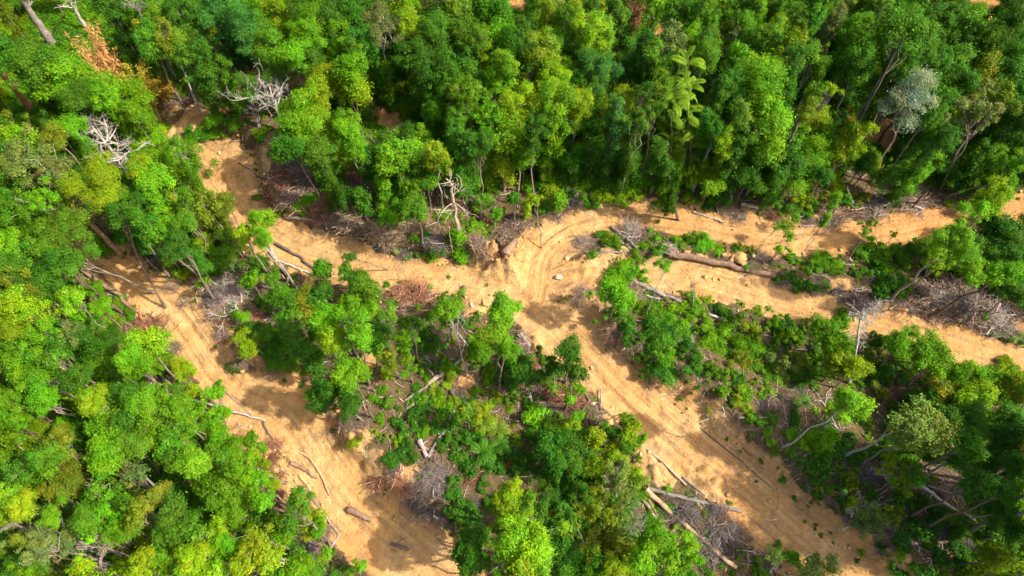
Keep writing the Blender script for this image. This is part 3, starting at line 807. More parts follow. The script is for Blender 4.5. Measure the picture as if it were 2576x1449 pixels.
'f': """840,200,45Nba 720,260,42Nba 800,340,40Nba 1140,80,45Nbc 1060,240,25Nbr 1400,250,60Nba 1380,310,40Nba 1590,320,38Nya 2030,300,170Tbo 1950,440,150Mbr 1890,560,70Mya 2250,150,80Tba 2330,40,120Tyo
150,390,80Sbb 60,350,50Sbb 240,430,60Sbb 420,430,50Sbb 820,490,70Sbb 720,430,45Nya 1080,520,90Sbb 980,560,70Smb 1400,430,120Sbb 1500,530,90Sbb 1330,480,70Smb 1680,550,90Sbb 1290,640,100Sdb 1150,620,80Smb 1600,700,90Sdb 1450,660,90Sdb 1500,740,80Sdb 1700,700,60Syb 1720,420,90Sdb 1640,480,80Smb
2350,300,150Mdr 2430,620,130Tbr 2160,600,120Mbr 2450,420,130Mdr 2250,690,90Sdb 2080,640,90Sdb 2280,500,110Mdr 2180,440,110Mdr 2530,520,90Mdr 2500,760,100Mdr 2350,730,90Sdb 2000,600,70Sdb 1880,640,60Smb 500,560,40Smb 710,660,50Smb 920,700,60Sdb 820,640,50Sdb 1060,680,60Sdb 860,740,40Smb 520,440,40Syb
430,850,42Nba 560,890,45Nya 650,880,32Nba 120,970,100Sbb 30,1070,80Smb 260,1110,100Sbb 700,1010,85Sbb 790,1020,80Sdb 480,1180,100Sbb 550,1080,110Syb 740,1090,100Syb 450,1290,120Soa 740,1310,110Spa 600,1200,80Smb 880,1120,90Smb 990,1000,80Spa 1090,1060,110Mbr 1210,970,75Sbb 1180,1150,110Mbr 1170,1290,120Mor 1300,1330,100Myr 1420,1260,90Soa
1480,1140,100Sdb 1740,1060,65Nba 1620,1160,100Mbr 1820,1190,140Mbr 1860,1300,120Mbr 1700,1280,100Smb 1600,1380,90Smb 2050,1390,110Mbr 2190,1400,110Mbr 2440,1330,90Syb 2510,1400,100Sbb 700,1390,100Smb 380,1380,60Sbb 200,1220,100Sbb 60,1230,90Sdb 350,1000,80Smb 300,900,60Smb 180,820,40Syb 60,800,50Sbb 330,1230,80Sdb 100,1340,100Sdb 250,1350,90Smb
560,1390,100Smb 880,1290,90Soa 930,1390,100Smb 1030,1210,90Sdb 1050,1330,90Smb 1480,1370,80Smb 2320,1410,90Mbr 1960,1250,60Sbb 2350,1020,50Sbb 2480,1090,60Sbb 2400,1060,50Syb 2550,1130,50Sbb 2280,920,50Smb 190,110,50Sbb 60,60,70Syb 260,60,70Sbb 350,80,50Smb 700,90,50Sbb 900,60,80Syb 980,90,60Sbb 850,120,60Smb 1100,50,70Soa 1230,60,60Smb 1350,40,60Soa 950,150,50Sbb 1550,60,60Sdb 2000,70,60Syb 750,150,35Sbb 580,150,20Syb 1320,120,40Smb""",
'g': """1450,70,35Srk 1640,560,35Srk 1930,600,40Srk 2100,1170,40Srk 2080,930,55Srk 1350,115,30Nra 120,270,110Tbr 60,120,120Tbu 350,120,110Tbr 270,370,110Moa 700,110,120Tyr 620,170,70Mor 1080,150,130Tlr 1170,240,140Tlr 1330,160,120Tbo 1400,310,110Tbr 860,390,180Tbr 830,560,160Tbr 1000,470,120Tmr 1130,420,90Tbr 1270,480,100Tmr 1300,590,80Tmr 1460,600,120Tlr 1560,700,130Tlr 1700,790,160Tbr 1800,850,140Tlr
1750,960,120Tbr 1620,350,90Mbr 1650,430,100Mbr 1750,520,100Mbr 1880,420,65Nbr 1980,480,45Sbb 1330,700,110Mdr 1000,680,100Tga 450,420,110Tor 350,570,140Tmr 180,660,140Tma 470,600,100Tyr 560,730,130Tor 420,810,100Tor 760,850,170Tma 860,980,160Tba 660,1050,130Tmr 900,1090,120Tbr 390,990,110Tbu 60,840,90Tlr 160,910,110Tyr
1180,850,110Tor 1310,1000,130Tmr 1370,1110,130Tmr 1240,1150,110Tmr 1480,1120,100Tmr 1460,1300,130Tyr 1260,1330,130Tlr 1100,1180,60Mor 1100,1300,80Tyr 1710,1220,110Tbr 1940,1190,130Tya 2010,1310,110Tyr 1810,1380,90Tyr 2250,930,140Tma 2340,1050,110Myr 2400,1090,70Mbr 2450,1290,55Nlr 2250,850,70Mbr 2150,1030,90Mmr
170,1190,55Toc 300,1120,120Tga 280,1240,140Tga 120,1340,130Mdr 500,1170,120Tga 560,1270,110Mda 400,1400,110Mga 620,1400,90Tyr 40,1230,100Myr 950,1350,110Mya 1050,1420,90Tyr 1600,1420,110Tyr 1400,1420,110Tlr 700,950,110Tmr 980,900,90Tmr 1030,1000,90Tor 600,880,90Mbr 250,760,110Mor 80,740,90Mya 60,960,100Tyr 130,1060,110Mga 400,700,80Mdr
60,1120,90Mma 1580,980,100Mdr 1640,1100,100Tyr 1520,880,110Mdr 1860,1080,90Mya 1900,960,90Mdr 2000,1000,80Mdr 1980,880,90Tbr 2050,760,60Nyr 1920,720,90Tbr 1850,640,100Tbr 1780,660,100Tbr 1640,560,90Tmr 1900,560,80Nyr 2000,600,50Nyr 1500,450,80Sdb 1420,440,70Mdr 1540,330,80Mbr 1500,200,90Mbr 1680,230,70Nbr 1600,80,70Nbr 1460,60,60Nyr
1250,60,110Tma 960,60,110Tda 860,80,90Tma 950,250,90Tdr 1050,330,100Tmr 1300,360,90Tmr 540,420,90Mdr 600,540,100Mdr 650,350,90Sdb 600,260,90Sdb 500,300,80Sdb 480,500,90Tor 1130,620,80Mda 1180,720,90Sdb 1400,820,90Mdr 1300,860,90Mdr 2130,1130,90Mbr 2200,1200,70Sdb 2300,1380,80Sdb 2080,1230,70Smb 2180,1320,70Sdb 2400,1390,60Smb 1650,40,60Sbb 2430,150,110Mdr 2460,60,100Mdr 2380,80,70Mbr""",
'h': """1390,500,30Srk 1270,610,40Srk 1840,1290,40Srk 1870,1230,30Srk 60,60,110Mdr 60,160,100Mdr 690,50,40Syb 700,130,45Sbb 620,200,60Sdb 540,230,60Sdb 760,140,60Syb 800,200,60Sbb 860,130,50Syb 1180,100,50Syb 1720,120,50Nlr 1450,240,85Slr 1430,180,50Sbb 1050,220,100Mya 950,210,80Mmr 1890,220,40Sbb 880,540,70Smb 1720,330,90Syo 1500,420,110Sdb 1640,430,130Mdr 1830,440,110Mdr 1900,400,80Myr
2170,290,80Myr 2190,390,90Myr 2270,410,45Mbr 2140,470,60Mmr 1600,570,130Mdr 1200,640,100Sdb 1100,600,80Sdb 2050,550,110Myr 1930,620,100Myr 2100,690,130Mpa 2220,720,80Myr 1250,870,120Tyr 1310,790,80Tya 1280,970,140Tyr 1380,900,90Tmr 1400,1230,230Tlr 1250,1270,110Tlr 1490,1310,130Tlr 1000,1180,110Mdr 920,1260,100Tdr 1000,1350,120Tdr 1650,950,130Mda
1850,980,130Moa 1990,1000,130Moa 2140,1080,110Mpa 1700,1150,130Moa 2050,1200,150Mor 1900,1350,120Mmr 2370,1140,120Tbr 2450,1200,90Tbr 2280,1320,110Tbr 2500,1330,70Tbr 1700,1360,110Mdr 1800,830,120Mda 1560,850,100Mda 1950,830,110Moa 1480,980,90Mdr 1780,1080,100Mda 1580,1080,100Mdr 2150,870,110Mpa 2250,830,70Sbb 1850,1220,110Moa 2180,1330,100Myr 2050,1400,110Myr 1640,1260,100Mdr
140,1370,55Nlr 60,1400,40Smb 250,110,40Sbb 290,270,50Sbb 250,370,40Nya 310,410,45Smb 400,430,40Syb 350,150,60Smb 420,300,60Sdb 480,380,60Sdb 560,330,60Sdb 620,370,55Sbb 500,480,60Sdb 420,560,70Sdb 360,590,60Sdb 540,560,60Sdb 720,330,60Sdb 850,300,70Sdb 820,420,70Sdb 760,480,60Sdb 940,420,80Sdb 1020,430,80Sdb 1130,520,90Sdb 960,640,80Sdb
1320,420,60Syb 1300,540,80Sdb 1400,560,80Sdb 1330,650,80Sdb 1450,670,80Sdb 1580,690,90Sdb 1750,600,110Mdr 1700,720,90Sdb 840,740,60Sdb 840,840,60Sdb 900,960,80Sdb 1000,1000,80Sdb 1080,760,70Sdb 1120,900,70Sdb 820,960,50Sdb 620,700,40Smb 100,440,50Syb 1560,300,60Sbb 1620,250,60Smb 1780,250,60Mbr 1990,330,50Smb 2040,370,60Mdr 1300,120,60Smb 1000,60,40Sbb 1600,40,60Sbb 1780,40,60Mbr 2250,560,30Sbb 2460,790,35Sbb 60,240,60Smb 1340,1400,110Tyr""",
'i': """1230,130,140Mlr 1290,230,110Myr 1180,230,80Mya 1750,310,170Tpr 1680,400,120Tpa 1000,440,110Sbb 950,500,60Syb 1100,360,80Sbb 400,130,100Syb 460,60,70Sbb 300,60,60Syb 630,70,50Syb 910,140,60Sbb 640,370,40Sbb 600,570,25Sbb 700,510,40Sbb 640,230,25Sbb 850,260,60Sdb 1350,330,80Smb 1230,440,80Smb 1150,520,80Sdb 1000,600,90Sdb 1300,560,90Sdb
1640,720,120Nya 1760,690,80Mmr 1540,640,60Nya 1370,990,110Nga 1480,1080,80Nga 1290,900,60Nya 1050,1400,130Npa 820,1310,70Sbb 690,1290,70Npa 940,1390,80Npr 2200,100,140Myr 2450,70,140Myr 2050,110,120Mor 1950,60,100Mor 1850,160,90Mdr 1700,150,80Smb 1500,80,90Sob 2000,230,110Mdr 2200,280,130Tdr 2400,440,140Tdr 2050,560,110Mdr 2330,620,110Mdr 2500,280,120Tdr 1950,400,100Mdr
2150,450,120Tdr 1850,520,100Mdr 2500,620,120Tdr 2200,740,110Tdr 2400,800,130Tdr 1570,530,80Syb 1450,520,70Sdb 1260,700,90Sob 1180,770,80Sdb 1060,690,60Sdb 1000,730,50Sdb 1350,780,60Smb 1450,870,60Sdb 1560,990,90Soa 1640,880,80Sdb 1780,900,90Sdb 1900,1000,90Sdb 2050,1060,110Smb 2250,880,120Mdr 2420,980,120Mdr 2500,1120,110Mdr 2300,1180,100Sdb
1750,1100,90Sdb 1850,1180,80Sdb 1950,1300,90Sdb 2100,1280,90Sdb 1650,1200,70Sdb 1500,1220,60Sdb 1650,1280,50Syb 1570,1340,40Syb 2350,1320,120Myr 2450,1400,100Myr 2200,1390,90Smb 1800,1400,80Sdb 1600,1420,70Sdb 1350,1270,35Syb 1200,860,50Sdb 1100,800,40Smb 880,580,60Sdb 950,680,50Sdb 790,690,35Sbb 480,180,40Syb 200,200,25Syb 60,1270,60Mlr 30,1180,80Mlr 100,1330,60Mbr 210,1430,35Sbb 720,1220,35Sbb 350,900,25Syb 1120,170,50Mlr"""}

# special trees with a trunk seen down to its foot: crop, crown x,y,r, type/colour/shape, foot x,y
SPECIAL = [
    ('b', 320, 210, 165, 'Tga', 365, 750, (0.42, 0.38, 0.31), 'tall open-crowned grey-green tree with long pale trunk right of the forest clearing'),
    ('b', 1260, 1040, 150, 'Tlr', 1225, 1440, (0.36, 0.28, 0.2), 'tall lime green tree with bare trunk above the road junction'),
    ('b', 1350, 1180, 110, 'Tbo', 1335, 1449, (0.36, 0.3, 0.24), 'slim bright green tree with thin trunk next to tall lime tree above junction'),
    ('b', 1750, 380, 140, 'Ttu', 1722, 640, (0.2, 0.15, 0.1), 'bluish green flat-crowned tree on a dark bent trunk in the far forest'),
    ('c', 1690, 190, 215, 'Tmu', 1275, 1010, (0.24, 0.2, 0.16), 'tall umbrella-crowned tree with long leaning trunk at upper right'),
    ('c', 1700, 740, 175, 'Tso', 1430, 1385, (0.36, 0.27, 0.2), 'silvery white-leaved tree with long leaning trunk above the upper road'),
    ('c', 2200, 830, 190, 'Tga', 1950, 1430, (0.26, 0.21, 0.16), 'tall grey-green tree leaning out of the roadside brush at upper right'),
    ('f', 2030, 370, 190, 'Tbo', 1570, 810, (0.34, 0.28, 0.2), 'tall bright green tree on a curved leaning trunk below the upper road'),
    ('i', 1250, 160, 150, 'Mlr', 745, 478, (0.5, 0.46, 0.4), 'lime green tree on a long pale slanting trunk beside the lower right bank'),
    ('i', 1740, 320, 180, 'Tpr', 1200, 550, (0.4, 0.36, 0.28), 'pale green round tree on a mossy slanting trunk at lower right'),
    ('e', 820, 900, 120, 'Mba', 940, 1385, (0.38, 0.33, 0.28), 'bright green tree with thin grey trunk above the big pale log'),
    ('e', 1210, 900, 120, 'Tlo', 1260, 1250, (0.3, 0.24, 0.18), 'bright lime tree standing at the lower edge of the road junction'),
    ('e', 1715, 1235, 115, 'Tdr', 1690, 1440, (0.24, 0.19, 0.15), 'round dark green tree beside the diagonal road'),
    ('f', 790, 270, 55, 'Nba', 690, 500, (0.28, 0.2, 0.13), 'thin sapling with leaf tufts standing against the upper road'),
    ('f', 1070, 220, 40, 'Nbc', 890, 500, (0.3, 0.22, 0.15), 'thin leaning vine-wrapped sapling against the upper road'),
    ('h', 1720, 110, 50, 'Nlr', 1690, 220, (0.4, 0.34, 0.28), 'small lime sapling in the red-brown brush beside the diagonal road'),
    ('a', 1900, 690, 180, 'Tma', 1950, 960, (0.36, 0.3, 0.24), 'airy green tree with bare foot on the dirt at the upper left bend'),
    ('c', 1050, 250, 60, 'Tgc', 900, 690, (0.24, 0.19, 0.15), 'slender grey-green columnar tree leaning in the far forest'),
    ('e', 2440, 560, 60, 'Nba', 2310, 960, (0.5, 0.46, 0.42), 'thin pale sapling leaning over the middle road edge'),
]
for c, x, y, r, code, fx, fy, bk, lab in SPECIAL:
    plan_tree(*cp(c, x, y), r * K, code[0], code[1], code[2], base_px=cp(c, fx, fy), bark=bk, keep=True, label=lab)

TOK = re.compile(r'(-?\d+),(-?\d+),(\d+)([TMSN])([a-z])([a-z])$')
SPX = [(*cp(c, x, y), r * K) for c, x, y, r, *_ in SPECIAL]
# things that must stay in the open: nothing tall is planted over them (crop, x, y, radius)
OPEN = [('a', 800, 1100, 170), ('a', 930, 1200, 130), ('a', 690, 370, 120), ('a', 940, 500, 120), ('a', 870, 600, 110), ('a', 2060, 700, 150), ('a', 250, 150, 60), ('a', 340, 270, 50),
        ('a', 100, 640, 60), ('a', 180, 750, 60), ('d', 780, 340, 60), ('d', 680, 230, 50), ('g', 790, 1230, 120), ('e', 850, 100, 80), ('b', 2200, 200, 60), ('c', 30, 700, 100), ('c', 30, 1000, 90),
        ('c', 1700, 740, 120), ('c', 1500, 1010, 150), ('c', 1400, 800, 60), ('c', 2100, 1150, 70), ('c', 2270, 110, 100), ('b', 420, 940, 140), ('b', 270, 850, 110), ('c', 1500, 560, 60),
        ('a', 1560, 800, 90), ('a', 1450, 930, 90), ('a', 1700, 1160, 130), ('a', 1600, 1270, 110), ('b', 340, 520, 50), ('c', 20, 1250, 70), ('b', 2510, 900, 60), ('c', 30, 540, 90), ('a', 1000, 420, 60), ('a', 760, 300, 80), ('b', 200, 1110, 60), ('c', 1050, 860, 50), ('c', 1560, 1150, 50)]
OPEN += [('a', 1340, 970, 70), ('a', 1320, 860, 50), ('b', 420, 930, 150), ('b', 560, 900, 60), ('a', 180, 40, 90), ('a', 250, 150, 90), ('a', 340, 270, 80), ('a', 410, 350, 60), ('a', 40, 590, 90), ('a', 110, 680, 90), ('a', 190, 770, 80), ('a', 240, 830, 60), ('a', 590, 120, 60), ('a', 640, 200, 50),
         ('d', 860, 410, 70), ('d', 780, 330, 80), ('d', 680, 230, 80), ('d', 570, 120, 70), ('c', 1280, 980, 50), ('c', 1400, 720, 60), ('c', 2020, 1300, 60), ('c', 2180, 1020, 60)]
OPX = [(*cp(c, x, y), r * K) for c, x, y, r in OPEN]
for c, txt in TREES.items():
    for tok in txt.split():
        m = TOK.match(tok)
        x, y, r = int(m[1]), int(m[2]), int(m[3])
        px, py = cp(c, x, y)
        typ, col, shp = m[4], m[5], m[6]
        if any(math.hypot(px - a, py - b) < 0.55 * max(rr, r * K) for a, b, rr in SPX): continue
        if typ in 'TM' and any(math.hypot(px - a, py - b) < rr + 0.45 * r * K for a, b, rr in OPX): continue
        if c in 'bc' and shp == 'r' and typ in 'TM':
            shp = random.choice('roooc')
        if typ == 'S' and shp == 'b' and c in 'efhi' and RNG.random() < 0.7: shp = 'k'
        plan_tree(px, py, r * K, typ, col, shp)

# the wood goes on a little way outside the frame
edge_n = 0
for _ in range(4000):
    x, y = RNG.uniform(-100, 105), RNG.uniform(-4, 112)
    px, py = project(x, y, 9.0)
    if -8 < px < 1032 and py < 590 and y < 100: continue
    if not (-150 < px < 1230 and py < 760): continue
    if float(road_E(x, y)) < 3.0: continue
    if any((x - t['base'][0]) ** 2 + (y - t['base'][1]) ** 2 < 14 for t in PLAN): continue
    q = RNG.random()
    plan_tree(0, 0, 0, 'T' if q < 0.7 else 'M', random.choice('bmdyodm'), random.choice('rroau'), world=(x, y, RNG.uniform(1.8, 3.3)))
    PLAN[-1]['outside'] = True

# middle storey of the standing forest, seen between the listed crowns
got = 0
for _ in range(9000):
    if got > 330: break
    x, y = RNG.uniform(-85, 85), RNG.uniform(6, 104)
    px, py = project(x, y, gz(x, y) + 4.0)
    X, Y = px / FV, py / FV
    if not (-20 < px < 1044 and -10 < py < 590): continue
    upper = (Y < 470 and X > 850) or (Y < 250 and X > 560)
    left = (X < 0.62 * Y - 90 and Y > 650) or (X < 430 and Y < 640) or (Y > 100 and X < 560 + 0.0 * Y and Y < 200)
    if not (upper or left): continue
    if float(road_E(x, y)) < 3.2 or float(sample(GM, x, y)) > 0.3: continue
    if any(math.hypot(px - a, py - b) < rr + 12 for a, b, rr in OPX): continue
    if any(0 < (b - 0) - 0 and abs(px - a) < rr + 6 and 0 < py - b < 30 for a, b, rr in OPX): continue
    plan_tree(0, 0, 0, 'M', random.choice('mbdbmyd'), random.choice('ooccr'), world=(x, y, RNG.uniform(1.2, 2.0)), height=RNG.uniform(5, 9))
    PLAN[-1]['filler'] = True
    got += 1

# tall wood just outside the lower right of the frame: it shades the diagonal road
for x, y in [(45, 6), (49, 10), (46, 14), (51, 17), (47, 19), (56, 13)]:
    plan_tree(0, 0, 0, 'T', random.choice('mdm'), 'o', world=(x, y, RNG.uniform(3.2, 4.2)), height=RNG.uniform(18, 21))
    PLAN[-1]['outside'] = True

# which of them show largest: paint discs from far to near
VIS = np.full((576, 1024), -1, np.int32)
order = sorted(range(len(PLAN)), key=lambda k: -depth(*PLAN[k]['cen']))
yy, xx = np.mgrid[0:576, 0:1024]
for k in order:
    t = PLAN[k]
    R = t['r'] * FPX / depth(*t['cen']) * 0.95
    az = min(SHAPES[t['shape']]['az'], 1.5) * R
    x0, x1 = int(max(0, t['px'] - R)), int(min(1024, t['px'] + R + 1))
    y0, y1 = int(max(0, t['py'] - az)), int(min(576, t['py'] + az + 1))
    if x0 >= x1 or y0 >= y1: continue
    sub = ((xx[y0:y1, x0:x1] - t['px']) / R) ** 2 + ((yy[y0:y1, x0:x1] - t['py']) / az) ** 2 < 1
    VIS[y0:y1, x0:x1][sub] = k
cnt = np.bincount(VIS[VIS >= 0], minlength=len(PLAN))
def chosen(types, n):
    ks = [k for k in range(len(PLAN)) if PLAN[k]['typ'] in types and not PLAN[k].get('filler')]
    ks.sort(key=lambda k: -(cnt[k] + (1e6 if PLAN[k]['keep'] else 0)))
    return [k for k in ks[:n] if cnt[k] > 25 or PLAN[k]['keep']], None
SEL = set(chosen('TM', 296)[0]) | set(chosen('S', 296)[0]) | set(chosen('N', 200)[0])
for k in sorted(SEL):
    build_tree(PLAN[k])
REST = [t for k, t in enumerate(PLAN) if k not in SEL]

# the rest of the wood: one mass, crowns instanced on points
def mass_object(name, items, label):
    """items: list of (key, location, rotation, scale, colour); key indexes CROWNS variants"""
    keys = sorted({it[0] for it in items})
    coll = bpy.data.collections.new(name + '_crowns')
    for n_, kk in enumerate(keys):
        ob = bpy.data.objects.new('m%03d' % n_, CROWNS[kk[0], kk[1]][kk[2]][0])
        ob.color = (0, 0, 0, 1)
        coll.objects.link(ob)
    me = bpy.data.meshes.new(name)
    me.vertices.add(len(items))
    me.vertices.foreach_set('co', np.array([it[1] for it in items], np.float32).ravel())
    def attr(nm, ty, key, vals):
        a = me.attributes.new(nm, ty, 'POINT'); a.data.foreach_set(key, np.asarray(vals).ravel())
    attr('which', 'INT', 'value', np.array([keys.index(it[0]) for it in items], np.int32))
    attr('rotv', 'FLOAT_VECTOR', 'vector', np.array([it[2] for it in items], np.float32))
    attr('sclv', 'FLOAT_VECTOR', 'vector', np.array([it[3] for it in items], np.float32))
    attr('leafcol', 'FLOAT_COLOR', 'color', np.array([tuple(it[4]) + (1.0,) for it in items], np.float32))
    me.update()
    ob = link(name, me, color=(0, 0, 0))
    ng = bpy.data.node_groups.new(name, 'GeometryNodeTree')
    ng.interface.new_socket('Geometry', in_out='INPUT', socket_type='NodeSocketGeometry')
    ng.interface.new_socket('Geometry', in_out='OUTPUT', socket_type='NodeSocketGeometry')
    gi = ng.nodes.new('NodeGroupInput'); go = ng.nodes.new('NodeGroupOutput')
    ci = ng.nodes.new('GeometryNodeCollectionInfo')
    ci.inputs['Collection'].default_value = coll
    ci.inputs['Separate Children'].default_value = True
    ci.inputs['Reset Children'].default_value = True
    ip = ng.nodes.new('GeometryNodeInstanceOnPoints')
    ip.inputs['Pick Instance'].default_value = True
    def na(nm, ty):
        n = ng.nodes.new('GeometryNodeInputNamedAttribute'); n.data_type = ty
        n.inputs['Name'].default_value = nm
        return n.outputs['Attribute']
    ng.links.new(gi.outputs[0], ip.inputs['Points'])
    ng.links.new(ci.outputs[0], ip.inputs['Instance'])
    ng.links.new(na('which', 'INT'), ip.inputs['Instance Index'])
    er = ng.nodes.new('FunctionNodeEulerToRotation')
    ng.links.new(na('rotv', 'FLOAT_VECTOR'), er.inputs[0])
    ng.links.new(er.outputs[0], ip.inputs['Rotation'])
    ng.links.new(na('sclv', 'FLOAT_VECTOR'), ip.inputs['Scale'])
    ng.links.new(ip.outputs[0], go.inputs[0])
    md = ob.modifiers.new('scatter', 'NODES'); md.node_group = ng
    ob['kind'] = 'stuff'; ob['label'] = label; ob['category'] = 'undergrowth'
    return ob

VINED = [t for t in REST if t['typ'] == 'T' and t['py'] < 215 and t['vine']]
items = [((t['shape'], t['cls'], t['vi']), t['cen'], (t['tilt'][0], t['tilt'][1], t['rz']), t['sc'], t['c']) for t in REST]
for t in VINED:
    vm, vp, vr, vs_ = vine_skirt(t)
    items.append((('c', 'M', t['vi'] % len(CROWNS['c', 'M'])), np.array(vp) + t['base'], vr, vs_, t['c'] * 0.85))
# low plants: small domes over all soil that is not bare
n_try = 26000
ux = RNG.uniform(-95, 95, n_try); uy = RNG.uniform(3, 106, n_try)
upx, upy = project(ux, uy, sample(GH, ux, uy))
dm = sample(GM, ux, uy); ee = sample(GE, ux, uy)
den = np.clip(0.62 + 2.6 * fbm(ux / 5.0, uy / 5.0, 77, 3), 0.03, 1.0)
def cleared(px, py):
    """the logged slopes between the roads, as against standing forest"""
    X, Y = np.asarray(px) / FV, np.asarray(py) / FV
    mid = (Y > 600) & (X > 760) & ~((X > 1080) & (X < 1760) & (Y > 1000)) & ~((X > 2250) & (Y > 1000))
    isl = (Y > 480) & (X > 1350)
    strip = (Y > 420) & (X > 640) & (X < 1400)
    lowr = (Y > 650) & (X > 430) & (X < 1200) & (Y > 0.9 * X + 150)
    return mid | (isl & (Y > 520) & ~((X > 1080) & (X < 1760) & (Y > 1000)) & ~((X > 2250) & (Y > 1000))) | strip | lowr
CLR = cleared(upx, upy)
den = np.where(CLR, den * np.where(upx > 600, 0.72, 0.5), den)
ok = (upx > -60) & (upx < 1090) & (upy < 640) & (dm < 0.35) & (ee > 0.5) & (RNG.random(n_try) < den)
BRUSHZ = [('d', 2250, 60, 350), ('a', 2150, 1350, 350), ('e', 100, 250, 260), ('e', 560, 300, 400), ('e', 1100, 330, 260), ('e', 520, 790, 260), ('f', 2050, 850, 420), ('f', 1250, 850, 220), ('f', 1450, 100, 420), ('f', 450, 130, 250),
          ('d', 1650, 720, 260), ('i', 150, 1000, 320), ('i', 300, 1300, 300), ('h', 700, 750, 260), ('h', 1700, 60, 300), ('i', 900, 200, 220), ('i', 1300, 600, 300), ('i', 1800, 950, 400), ('d', 1200, 1080, 200), ('e', 2000, 380, 260), ('e', 1850, 820, 200), ('e', 750, 1080, 250), ('h', 350, 750, 300)]
BZ = []
for c, x, y, r in BRUSHZ:
    wx, wy = at_base(*cp(c, x, y)); BZ.append((wx, wy, r * K * depth(wx, wy, 0) / FPX))
inb = np.zeros(n_try, bool)
for wx, wy, r in BZ: inb |= ((ux - wx) ** 2 + (uy - wy) ** 2 < r * r)
ok &= ~(inb & (RNG.random(n_try) < 0.72))
ui = np.nonzero(ok)[0]
for k in ui:
    x, y = ux[k], uy[k]
    deep = ee[k] > 6 and not inb[k]
    s = RNG.uniform(0.35, 1.0) * (1.8 if deep and not CLR[k] else 0.75)
    col = np.array(COLORS[random.choice('mbbddymbl' if deep and not CLR[k] else 'mbbyomdl')]) * RNG.uniform(0.75, 1.15)
    z = gz(x, y)
    items.append((('k' if CLR[k] and RNG.random() < 0.6 else 'b', 'S', int(RNG.integers(0, 3))), (x, y, z + 0.05), (RNG.normal() * 0.15, RNG.normal() * 0.15, RNG.uniform(0, 6.28)), (s, s, s * RNG.uniform(0.6, 1.1)), col))
# seedlings and tufts along the road edges
n_e = 30000
ex = RNG.uniform(-90, 90, n_e); ey = RNG.uniform(5, 102, n_e)
eE = sample(GE, ex, ey); epx, epy = project(ex, ey, 0 * ex)
oke = (epx > -10) & (epx < 1034) & (epy < 590) & (eE > -0.5) & (eE < 2.4) & (RNG.random(n_e) < 0.75 * vnoise(ex / 2.2, ey / 2.2, 55) ** 2)
for x, y in zip(ex[oke], ey[oke]):
    s = RNG.uniform(0.10, 0.34)
    items.append((('k', 'S', int(RNG.integers(0, 3))), (x, y, gz(x, y) + 0.02), (0, 0, RNG.uniform(0, 6.28)), (s, s, s), np.array(COLORS[random.choice('mbyodo')]) * RNG.uniform(0.8, 1.15)))
print('mass instances', len(items), 'individuals', len(SEL), 'rest', len(REST))
mo = mass_object('undergrowth', items, 'dense green undergrowth and crowded smaller crowns filling the forest between the roads')
parts = []
for t in REST:
    if t['typ'] == 'S': continue
    V, F = tree_wood(t)
    parts.append((V + t['base'], F))
if parts:
    V, F = join(parts)
    st = link('stems', new_mesh('stems', V, F, M_BARK, True), mo, color=(0.24, 0.19, 0.14))
    st['kind'] = 'stuff'

# ------------------------------------------------------------------ logs
WOOD = {'gy': (0.27, 0.23, 0.20), 'pl': (0.44, 0.35, 0.255), 'wh': (0.50, 0.45, 0.39), 'br': (0.27, 0.17, 0.11), 'dk': (0.16, 0.12, 0.095),
        'rd': (0.38, 0.17, 0.085), 'tn': (0.50, 0.34, 0.19), 'mv': (0.35, 0.28, 0.245)}

def empty(name, loc):
    o = bpy.data.objects.new(name, None)
    COL.objects.link(o)
    o.location = loc
    o.empty_display_size = 0.5
    return o

def line_points(pts, n=11):
    P = np.array(pts, float)
    d = np.concatenate([[0], np.cumsum(np.linalg.norm(P[1:] - P[:-1], axis=1))])
    t = np.linspace(0, d[-1], n)
    return np.stack([np.interp(t, d, P[:, k]) for k in range(3)], 1)

def wood_tube(P, r0, r1, sides=9, knob=0.08):
    n = len(P)
    R = np.linspace(r0, r1, n) * (1 + RNG.normal(size=n) * knob)
    V, F = tubes(P[None], R[None], sides)
    V = V + RNG.normal(size=V.shape) * r0 * 0.05
    return V, F, R

def end_cap(P, R, which, sides=9):
    a, b = (P[0], P[1]) if which == 0 else (P[-1], P[-2])
    d = (a - b) / np.linalg.norm(a - b)
    ref = np.array([0, 0, 1.0]) if abs(d[2]) < 0.8 else np.array([1.0, 0, 0])
    u = np.cross(d, ref); u /= np.linalg.norm(u); v = np.cross(d, u)
    r = R[0] if which == 0 else R[-1]
    ang = np.arange(sides) * 2 * math.pi / sides
    ring0 = a - d * r * 0.3 + r * 0.99 * (np.cos(ang)[:, None] * u + np.sin(ang)[:, None] * v)
    ring1 = a + d * r * 0.10 + r * 0.93 * (np.cos(ang)[:, None] * u + np.sin(ang)[:, None] * v)
    V = np.concatenate([ring0, ring1, (a + d * r * 0.06)[None]])
    j = np.arange(sides); j2 = (j + 1) % sides
    Fq = np.stack([j, j2, sides + j2, sides + j], 1)
    Ft = np.stack([sides + j, sides + j2, np.full(sides, 2 * sides)], 1)
    return V, [Fq, Ft]

